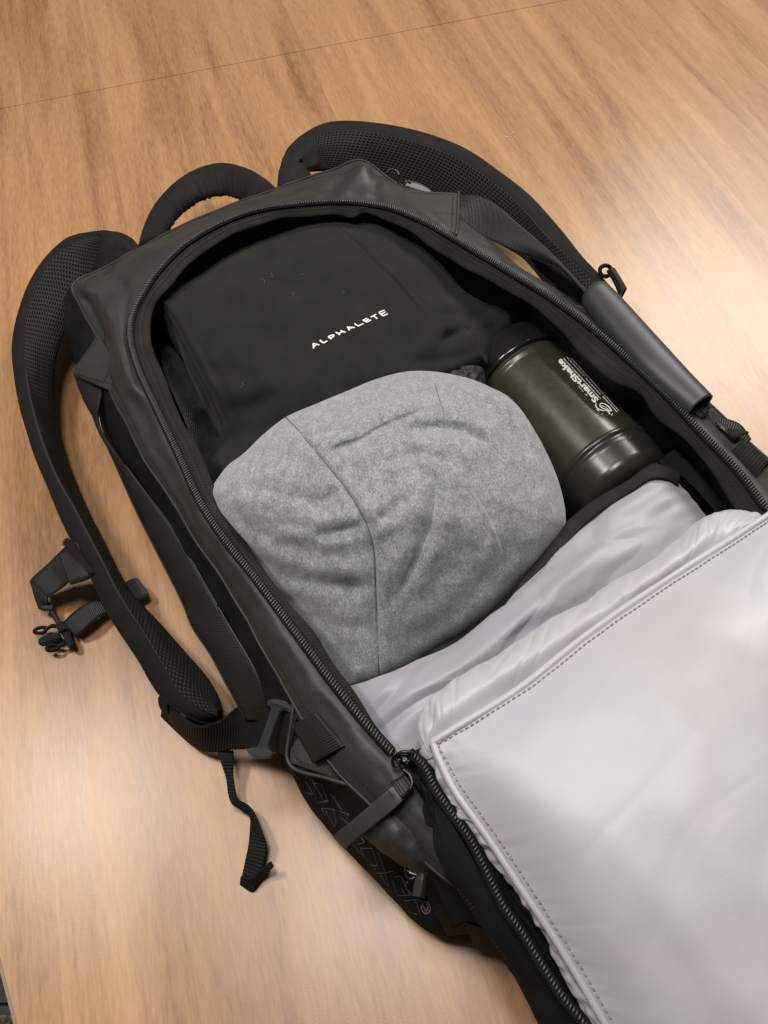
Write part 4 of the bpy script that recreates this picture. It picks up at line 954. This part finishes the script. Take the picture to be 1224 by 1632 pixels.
# black folded hoodie
HO = [(249,484),(268,462),(290,446),(327,427),(357,406),(400,386),(442,368),(484,348),(520,338),(560,335),(600,340),(640,355),(675,382),(702,412),(722,442),(739,462),(768,480),(795,484),(815,497),(820,514),(812,538),(790,560),(778,580),(740,600),(700,620),(660,640),(560,680),(480,740),(420,790),(370,790),(335,760),(332,738),(345,712),(350,684),(338,655),(318,618),(296,572),(280,535),(262,508)]
hem = [(505,346),(540,362),(575,391),(602,420),(629,446),(652,474),(668,492)]
hem2 = [(512,340),(548,358),(584,387),(612,415),(640,444),(660,468),(680,490)]
lay = [(600,340),(640,400),(680,445),(720,490),(740,520)]
def z_hoodie(px, py, d):
    z = .112 + .026 * (1 - np.exp(-d / 16.)) + .008 * smooth01(d / 120)
    z = z - .020 * smooth01((py - 470) / 300 - (px - 300) / 1400) * smooth01((py - 470) / 200)
    dd, s, t = pdist(px, py, hem); d2 = pdist(px, py, hem2)[0]
    z = z - .0016 * np.exp(-(dd / 2.6) ** 2) - .0014 * np.exp(-(d2 / 2.6) ** 2) + .0009 * np.exp(-((d2 + dd - 9) / 5) ** 2)
    l, sl_, tl_ = pdist(px, py, lay); z = z - .006 * smooth01(-(sl_ * l) / 26 + .5) * (px > 560)
    # hanging right sleeve end
    z = z - .012 * smooth01((px - 700) / 90)
    z = z + noise(px / 95, py / 70, 0, 201) * .0055 + noise(px / 34, py / 60, 0, 202) * .0020 + noise(px / 15, py / 17, 0, 203) * .0005
    f1, _, t1 = pdist(px, py, [(820,506),(770,500),(735,520),(705,545)]); z = z - .003 * np.exp(-(f1 / 12) ** 2)
    f2, _, _ = pdist(px, py, [(250,486),(275,520),(300,570),(330,625),(352,675)]); z = z + .0035 * np.exp(-((f2 - 12) / 9) ** 2) - .0018 * np.exp(-((f2 - 4) / 2.0) ** 2)
    f3, _, _ = pdist(px, py, [(700,560),(760,545),(815,530)]); z = z - .003 * np.exp(-(f3 / 14) ** 2)
    for path, dep, w, pw, pd in (([(690,500),(740,505),(790,500)], .0030, 9, 20, .002), ([(700,545),(750,525),(810,520)], .0030, 9, 20, .002), ([(640,580),(700,575),(760,560)], .0020, 10, 22, .0015), ([(290,600),(360,590),(430,610)], .0014, 14, 30, .001), ([(300,450),(380,430),(470,400)], .0012, 12, 26, .001), ([(345,660),(400,650),(450,620)], .0018, 12, 24, .0012)):
        q, _, t = pdist(px, py, path); f = smooth01(t * 4) * smooth01((1 - t) * 4)
        z = z - dep * f * np.exp(-(q / w) ** 2) + pd * f * np.exp(-((q - pw) / (pw * .6)) ** 2)
    return z
hoodie = blob('folded_hoodie', HO, (520, 540), z_hoodie, MAT['hoodie'], nt=420, nr=150, base_z=.03)
hd_root = empty('black_hoodie', 'folded black sweatshirt printed with white capital letters, in the head end of the backpack', 'sweatshirt', tuple(P(520, 540, .03)))
def adopt(o, root): o.parent = root; o.matrix_parent_inverse = Matrix.Translation(-Vector(root.location)); return o
hoodie.name = 'garment_body'; adopt(hoodie, hd_root)
LET = [[[(152,655),(146,592),(222,612)], [(151,634),(186,604)]], [[(228,553),(250,572),(272,586),(318,563)]], [[(330,512),(372,540)], [(330,510),(365,494),(398,490),(392,510),(356,526)]],
 [[(422,456),(475,488)], [(482,436),(542,458)], [(450,472),(512,448)]], [[(590,436),(564,392),(655,400)], [(578,416),(622,397)]], [[(652,348),(668,366),(698,379),(758,350)]],
 [[(806,285),(753,310),(800,334),(852,306)], [(778,322),(826,298)]], [[(848,271),(915,237)], [(882,254),(926,293)]], [[(1016,186),(948,214),(1000,258),(1056,230)], [(974,237),(1030,208)]]]
HOs = spline(np.array(HO, float), 420, closed=True); HOs = np.vstack([HOs, HOs[:1]])
for L_ in LET:
    gs = []
    for st in L_:
        a = np.array([(480 + x / 7.65, 470 + y / 7.65) for x, y in st]); fine = []
        for p, q in zip(a[:-1], a[1:]):
            for k in np.linspace(0, 1, 6, endpoint=False): fine.append(p + (q - p) * k)
        fine.append(a[-1]); fine = np.array(fine)
        zz = z_hoodie(fine[:, 0], fine[:, 1], bdist(fine[:, 0], fine[:, 1], HOs)) + .0004
        pts = P(fine[:, 0], fine[:, 1], zz)
        gs.append(tube('x', pts, .00078, None, seg=8, n=len(pts), flat=.5, raw=True))
    adopt(merge_grids('printed_letter', gs, MAT['white']), hd_root)
# kangaroo pocket seam stitches
zz = lambda path: P(np.array(path)[:, 0], np.array(path)[:, 1], z_hoodie(np.array(path, float)[:, 0], np.array(path, float)[:, 1], bdist(np.array(path, float)[:, 0], np.array(path, float)[:, 1], HOs)) + .0006)
rl_ = np.random.RandomState(5); lp_ = []
for k in range(7):
    x, y = rl_.uniform(290, 720), rl_.uniform(400, 640)
    a = rl_.uniform(0, 6.3); L_l = rl_.uniform(1.5, 4.5); pth = [(x, y), (x + L_l * math.cos(a) + 1, y + L_l * math.sin(a)), (x + 2 * L_l * math.cos(a + .6), y + 2 * L_l * math.sin(a + .6))]
    lp_.append(pth)
tag(adopt(merge_grids('lint', [tube('x', zz(q), .00008, None, seg=4, n=8, raw=True) for q in lp_], MAT['stitch_light']), hd_root), kind='stuff')
hs = spline(np.array(hem, float), 40); adopt(stitches(zz(hs), MAT['thread'], None, pitch=.0026, l=.0018, w=.0004, name='hem_stitching'), hd_root)
# open sleeve mouth at lower left
smx = [(322,672,.096), (340,665,.100), (350,690,.099), (340,716,.095), (322,722,.092), (314,700,.092)]


def z_knit(px, py, d): return .070 + .022 * (1 - np.exp(-d / 14.)) + noise(px / 22, py / 26, 0, 211) * .006
kn = blob('knit_garment', [(262,545),(285,560),(305,590),(330,630),(352,680),(362,720),(350,760),(330,770),(318,735),(305,690),(285,640),(262,590),(250,560)], (305, 660), z_knit, MAT['dark_knit'], nt=160, nr=50, base_z=.02)
tag(kn, 'dark speckled knit garment tucked between the folded sweatshirt and the left zip', 'clothing')
def z_pouch(px, py, d): return .108 + .022 * (1 - np.exp(-d / 12.)) + noise(px / 10, py / 10, 0, 221) * .0028
pu = blob('black_pouch', [(655,596),(672,578),(695,566),(722,561),(748,566),(766,580),(773,600),(772,622),(740,650),(690,640)], (722, 604), z_pouch, MAT['crinkle'], nt=200, nr=60, base_z=.02)
tag(pu, 'small crinkled black pouch peeking out above the grey sweatshirt', 'pouch')

# grey folded garment
GO = [(336,806),(333,786),(343,768),(363,742),(389,722),(420,692),(455,665),(500,645),(551,624),(600,604),(649,592),(690,592),(722,597),(756,606),(786,619),(810,632),(832,655),(852,686),(869,717),(884,750),(895,784),(901,825),(890,853),(874,879),(848,912),(820,942),(771,986),(735,1012),(698,1031),(650,1064),(604,1087),(580,1092),(558,1096),(520,1060),(480,1005),(440,950),(385,880),(345,830)]
seam1 = [(455,665),(470,680),(487,700),(511,729),(546,771),(566,800),(585,835),(597,879),(600,952),(602,1010),(604,1087)]
seam3 = [(693,612),(700,635),(707,658),(707,683)]
seam4 = [(728,712),(740,740),(756,781),(774,812),(791,844),(810,898)]
foldA = [(511,724),(540,712),(575,700),(600,685),(624,673),(664,657),(702,646)]
foldB = [(487,700),(500,694),(520,690),(560,686)]
foldC = [(693,745),(692,780),(688,815),(679,845),(668,874),(650,915),(634,952)]
foldD = [(638,692),(660,684),(700,682),(740,688),(765,700),(790,720)]
foldE = [(500,855),(530,850),(560,843),(583,838)]
foldF = [(765,640),(800,665),(830,700),(850,740)]
foldG = [(540,775),(520,800),(500,830)]
foldH = [(600,830),(625,815),(650,790)]
foldI = [(480,920),(520,930),(560,940),(598,938)]
foldJ = [(640,700),(660,740),(690,770)]
def z_grey(px, py, d):
    zb = .150 - .036 * smooth01((py - 620) / 420) - .004 * smooth01((px - 650) / 220)
    r = d
    z = zb + .016 * (1 - np.exp(-r / 16.)) + .014 * (1 - np.exp(-r / 60.)) + .022 * smooth01(r / 200) - .030 * smooth01((py - 800) / 290)
    def cr(path, dep, w, pw=0, pd=0):
        nonlocal z
        q, s, t = pdist(px, py, path); fade = smooth01(t * 8) * smooth01((1 - t) * 5) * .85 + .15
        z = z - dep * np.exp(-(q / w) ** 2) * fade
        if pw: z = z + pd * np.exp(-((q - pw) / (pw * .6)) ** 2) * fade
    def stp(path, hgt, w):                        # one side lies higher than the other (an overlap)
        nonlocal z
        q, s, t = pdist(px, py, path); fade = smooth01(t * 5) * smooth01((1 - t) * 4)
        z = z + hgt * np.exp(-(q / w)) * np.clip(s * q / 5.0, -1, 1) * fade
    cr(seam1, .0022, 2.0, 14, .0014); stp(seam1, -.0010, 24)
    cr(seam3, .0009, 2.2); cr(seam4, .0014, 2.4); stp(seam4, .0016, 20)
    cr(foldA, .0014, 6.0, 20, .0022); stp(foldA, -.0014, 30)
    cr(foldB, .0016, 5.0, 12, .0008)
    cr(foldC, .0024, 6, 24, .0030); stp(foldC, .0018, 34)
    cr(foldD, .0055, 12.0, 30, .0022); cr(foldE, .0020, 8, 18, .0016); cr(foldF, .0042, 14, 30, .0014)
    cr(foldG, .0022, 9); cr(foldH, .0026, 11, 20, .001); cr(foldI, .0020, 12); cr(foldJ, .0026, 14)
    cr([(356,800),(400,842),(450,868),(520,884),(588,884)], .0011, 10, 22, .0014)
    cr([(395,880),(440,912),(500,930),(560,936),(600,930)], .0014, 10, 22, .0016)
    cr([(440,950),(490,982),(540,1000),(600,1002)], .0012, 11, 24, .0014)
    cr([(380,760),(440,790),(500,800),(545,790)], .0012, 13, 28, .0010)
    cr([(610,740),(640,725),(680,722),(720,735)], .0016, 9, 20, .0012)
    cr([(775,650),(815,700),(838,760),(850,830)], .0018, 12, 26, .0014)
    cr([(640,1030),(720,980),(780,920),(820,860)], .0018, 14, 28, .0012)
    z = z + noise(px / 62, py / 52, 0, 231) * .0030 + noise(px / 28, py / 24, 0, 232) * .0008 + noise(px / 11, py / 11, 0, 234) * .00028
    left = smooth01((560 - px) / 140) * smooth01((py - 700) / 120)
    z = z + noise(px / 70, py / 19, 0, 233) * .0012 * left
    return z
gr = blob('grey_sweatshirt', GO, (620, 840), z_grey, MAT['heather'], nt=560, nr=240, base_z=.03, skirt=(.006, .016))
gr_root = empty('grey_sweatshirt', 'heather grey sweatshirt bundled into a rounded pillow in the middle of the open backpack', 'sweatshirt', tuple(P(620, 840, .03)))
gr.name = 'bundled_cloth'; adopt(gr, gr_root)
GOs = spline(np.array(GO, float), 560, closed=True); GOs = np.vstack([GOs, GOs[:1]])
MAT['seam_dark'] = cloth('charcoal_seam', (0.075, 0.077, 0.080), 0.9, 0.2)
for path, w in ((seam1, .00055), (seam3, .00035)):
    f = spline(np.array(path, float), 120); z = z_grey(f[:, 0], f[:, 1], bdist(f[:, 0], f[:, 1], GOs))
    adopt(tube('seam', P(f[:, 0], f[:, 1], z - .0001), w, MAT['seam_dark'], None, seg=6, n=160), gr_root)

# ------------------------------------------------------------------ shaker bottle
RB = .048
c0 = P(846, 556, .117) - np.array([0, 0, RB]); c1 = P(974, 690, .124) - np.array([0, 0, RB])
ax = c1 - c0; LB = np.linalg.norm(ax) + .038; ax /= np.linalg.norm(ax)
upv = np.array([0, 0, 1.]) - ax * ax[2]; upv /= np.linalg.norm(upv); sdv = np.cross(ax, upv)
bt_root = empty('shaker_bottle', 'smoky olive protein shaker bottle with glossy black lid and white print beside the grey sweatshirt', 'bottle', tuple(c0))
def lathe(name, prof, mat, seg=120):
    a = np.linspace(0, 2 * np.pi, seg, endpoint=False)
    p = []
    for (x, r), (x2, r2) in zip(prof[:-1], prof[1:]):
        n = max(2, int(math.hypot(x2 - x, r2 - r) / .0012))
        for k in range(n): p.append((x + (x2 - x) * k / n, r + (r2 - r) * k / n))
    p.append(prof[-1]); p = np.array(p)
    G = c0 + p[:, 0][:, None, None] * ax + p[:, 1][:, None, None] * (np.cos(a)[None, :, None] * upv + np.sin(a)[None, :, None] * sdv)
    o = link(name, grid_mesh(name, G, cu=True), mat); adopt(o, bt_root); return o
def rnd(x0, r0, x1, r1, n=8, conv=True):
    """quarter round from (x0,r0) to (x1,r1)"""
    out = []
    for k in range(n + 1):
        t = k / n * math.pi / 2
        out.append((x0 + (x1 - x0) * math.sin(t), r1 + (r0 - r1) * math.cos(t)) if conv else (x1 + (x0 - x1) * math.cos(t), r0 + (r1 - r0) * math.sin(t)))
    return out
lid_end = -.010
lathe('lid', [(-.036, .001), (-.036, RB * .86)] + [(-.036 + .004 * math.sin(t), RB * .86 + .0075 * (1 - math.cos(t)) ) for t in np.linspace(.2, 1.57, 6)] + [(-.020, RB + .0022), (-.0055, RB + .0030), (-.004, RB + .0024), (-.0035, RB - .002)], MAT['bottle_lid'])
body_prof = [(-.004, RB - .002), (-.003, RB - .0004), (0.0, RB - .0004), (.0008, RB + .0006), (.0022, RB + .0008), (.0036, RB + .0002), (.006, RB - .0008), (LB - .040, RB - .0010), (LB - .038, RB - .0010)]
lathe('body', body_prof, MAT['bottle'])
Rb = RB - .001
base_prof = [(LB - .0382, RB - .004), (LB - .0380, RB - .0006), (LB - .0370, RB + .0004), (LB - .0345, RB + .0006), (LB - .0330, RB - .0002), (LB - .0320, RB - .0010), (LB - .0300, RB - .0010), (LB - .0285, RB - .0007), (LB - .0262, RB - .0007), (LB - .0245, RB - .0010), (LB - .012, RB - .0024)] + [(LB - .012 + .014 * math.sin(t), RB - .0024 - .014 * (1 - math.cos(t))) for t in np.linspace(.15, 1.5, 9)] + [(LB + .0022, .025), (LB + .0012, .0235), (LB + .0012, .001)]
lathe('base_cup', base_prof, MAT['bottle_base'])
# print: rays onto the cylinder wall
def on_bottle(px, py, lift=.00025):
    d = ray(px, py); o = CAM - c0
    dp = d - np.outer(d @ ax, ax) if d.ndim == 2 else d - ax * (d @ ax); op = o - ax * (o @ ax)
    R = RB - .0008 + lift
    A = (dp * dp).sum(-1); B = 2 * (dp * op).sum(-1); C_ = op @ op - R * R
    t = (-B - np.sqrt(np.maximum(B * B - 4 * A * C_, 0))) / (2 * A)
    return CAM + d * t[..., None]
def cp(x, y): return (860 + x / 8.743, 540 + y / 8.743)
def seg_on(path, w):
    f = spline(np.array([cp(*p) for p in path], float), max(6, 5 * len(path)));
    return tube('x', on_bottle(f[:, 0], f[:, 1]), w, None, seg=6, n=len(f), flat=.4, raw=True, up=upv)
segs = []
def dashed(a, b, w, pat_):
    a, b = np.array(a, float), np.array(b, float); L = np.linalg.norm(b - a); x = 0; k = 0
    while x < L:
        l = pat_[k % len(pat_)]; e = min(x + l, L)
        segs.append(seg_on([tuple(a + (b - a) * x / L), tuple(a + (b - a) * e / L)], w)); x = e + 7; k += 1
dashed((334, 270), (850, 835), .00028, (60, 90, 40, 75)); dashed((380, 252), (625, 520), .00026, (120, 200)); dashed((640, 545), (850, 775), .00026, (60, 40, 90))
dashed((415, 240), (895, 770), .00020, (40, 25, 55, 30)); dashed((880, 800), (1082, 1022), .00028, (140, 160)); dashed((905, 780), (1105, 1003), .00020, (30, 50, 40))
dashed((540, 655), (615, 742), .00022, (60, 40)); dashed((640, 770), (662, 792), .00035, (40,))
adopt(merge_grids('small_print', segs, MAT['white']), bt_root)
segs = [seg_on(p, w) for p, w in (([(790,900),(782,930),(806,965),(860,995),(930,1000),(965,1020),(975,1052)], .00055), ([(835,925),(870,960),(930,985),(1000,1010)], .00055), ([(838,915),(862,898),(920,915),(975,960),(1004,1008)], .00055), ([(860,930),(900,945),(960,985)], .00030), ([(795,980),(830,1012)], .00035), ([(1018,1042),(1004,1068)], .0004), ([(866,1050),(884,1046)], .0003))]
adopt(merge_grids('leaf_logo', segs, MAT['white']), bt_root)
# lettering from the built-in font, laid on the wall
def letter_mesh(txt, p_start, p_end, hgt, nm):
    cu = bpy.data.curves.new('t', 'FONT'); cu.body = txt; cu.offset = 0.04; cu.resolution_u = 4; cu.space_character = 1.02
    to = bpy.data.objects.new('t', cu); COL.objects.link(to); bpy.context.view_layer.update()
    dg = bpy.context.evaluated_depsgraph_get(); me = bpy.data.meshes.new_from_object(to.evaluated_get(dg)); COL.objects.unlink(to); bpy.data.objects.remove(to)
    bm = bmesh.new(); bm.from_mesh(me); bmesh.ops.triangulate(bm, faces=bm.faces); bm.to_mesh(me); bm.free()
    n = len(me.vertices); co = np.empty(n * 3, np.float32); me.vertices.foreach_get('co', co); co = co.reshape(-1, 3).astype(float)
    w = co[:, 0].max() - co[:, 0].min(); x = (co[:, 0] - co[:, 0].min()) / w; y = co[:, 1] / .72
    a, b = np.array(p_start, float), np.array(p_end, float); d = (b - a); u = d / np.linalg.norm(d); upx = np.array([u[1], -u[0]])
    q = a + x[:, None] * d + y[:, None] * upx * hgt
    W_ = on_bottle(q[:, 0], q[:, 1], .0004)
    me.vertices.foreach_set('co', W_.astype(np.float32).ravel()); me.update(); me.name = nm
    o = link(nm, me, MAT['white'], None, smooth=False); adopt(o, bt_root); return o
letter_mesh('SmartShake', cp(826, 845), cp(292, 272), 9.4, 'brand_lettering')
# small mould mark on the base cup
def on_r(px, py, R):
    return on_bottle(px, py, R - RB + .0008)
f = spline(np.array([(997,692),(1001,700),(1006,694),(1003,702)], float), 14); adopt(tube('mould_mark', on_r(f[:, 0], f[:, 1], RB - .0002), .0003, MAT['greyline'], None, seg=5, n=14), bt_root)

# ------------------------------------------------------------------ crumb on the table
cr = bits('crumb', np.array([P(808, 218, .0006), P(818, 211, .0008), P(814, 214, .0004)]), np.array([[1., .1, 0], [.2, 1, 0], [.7, .5, 0]]), np.array([[-.1, 1, 0], [-1, .2, 0], [.5, -.7, 0]]), np.array([[0, 0, 1.]] * 3), .0045, .0008, .0006, MAT['crumb'])
tag(cr, 'tiny pale crumb on the table beyond the right shoulder strap', 'crumb')
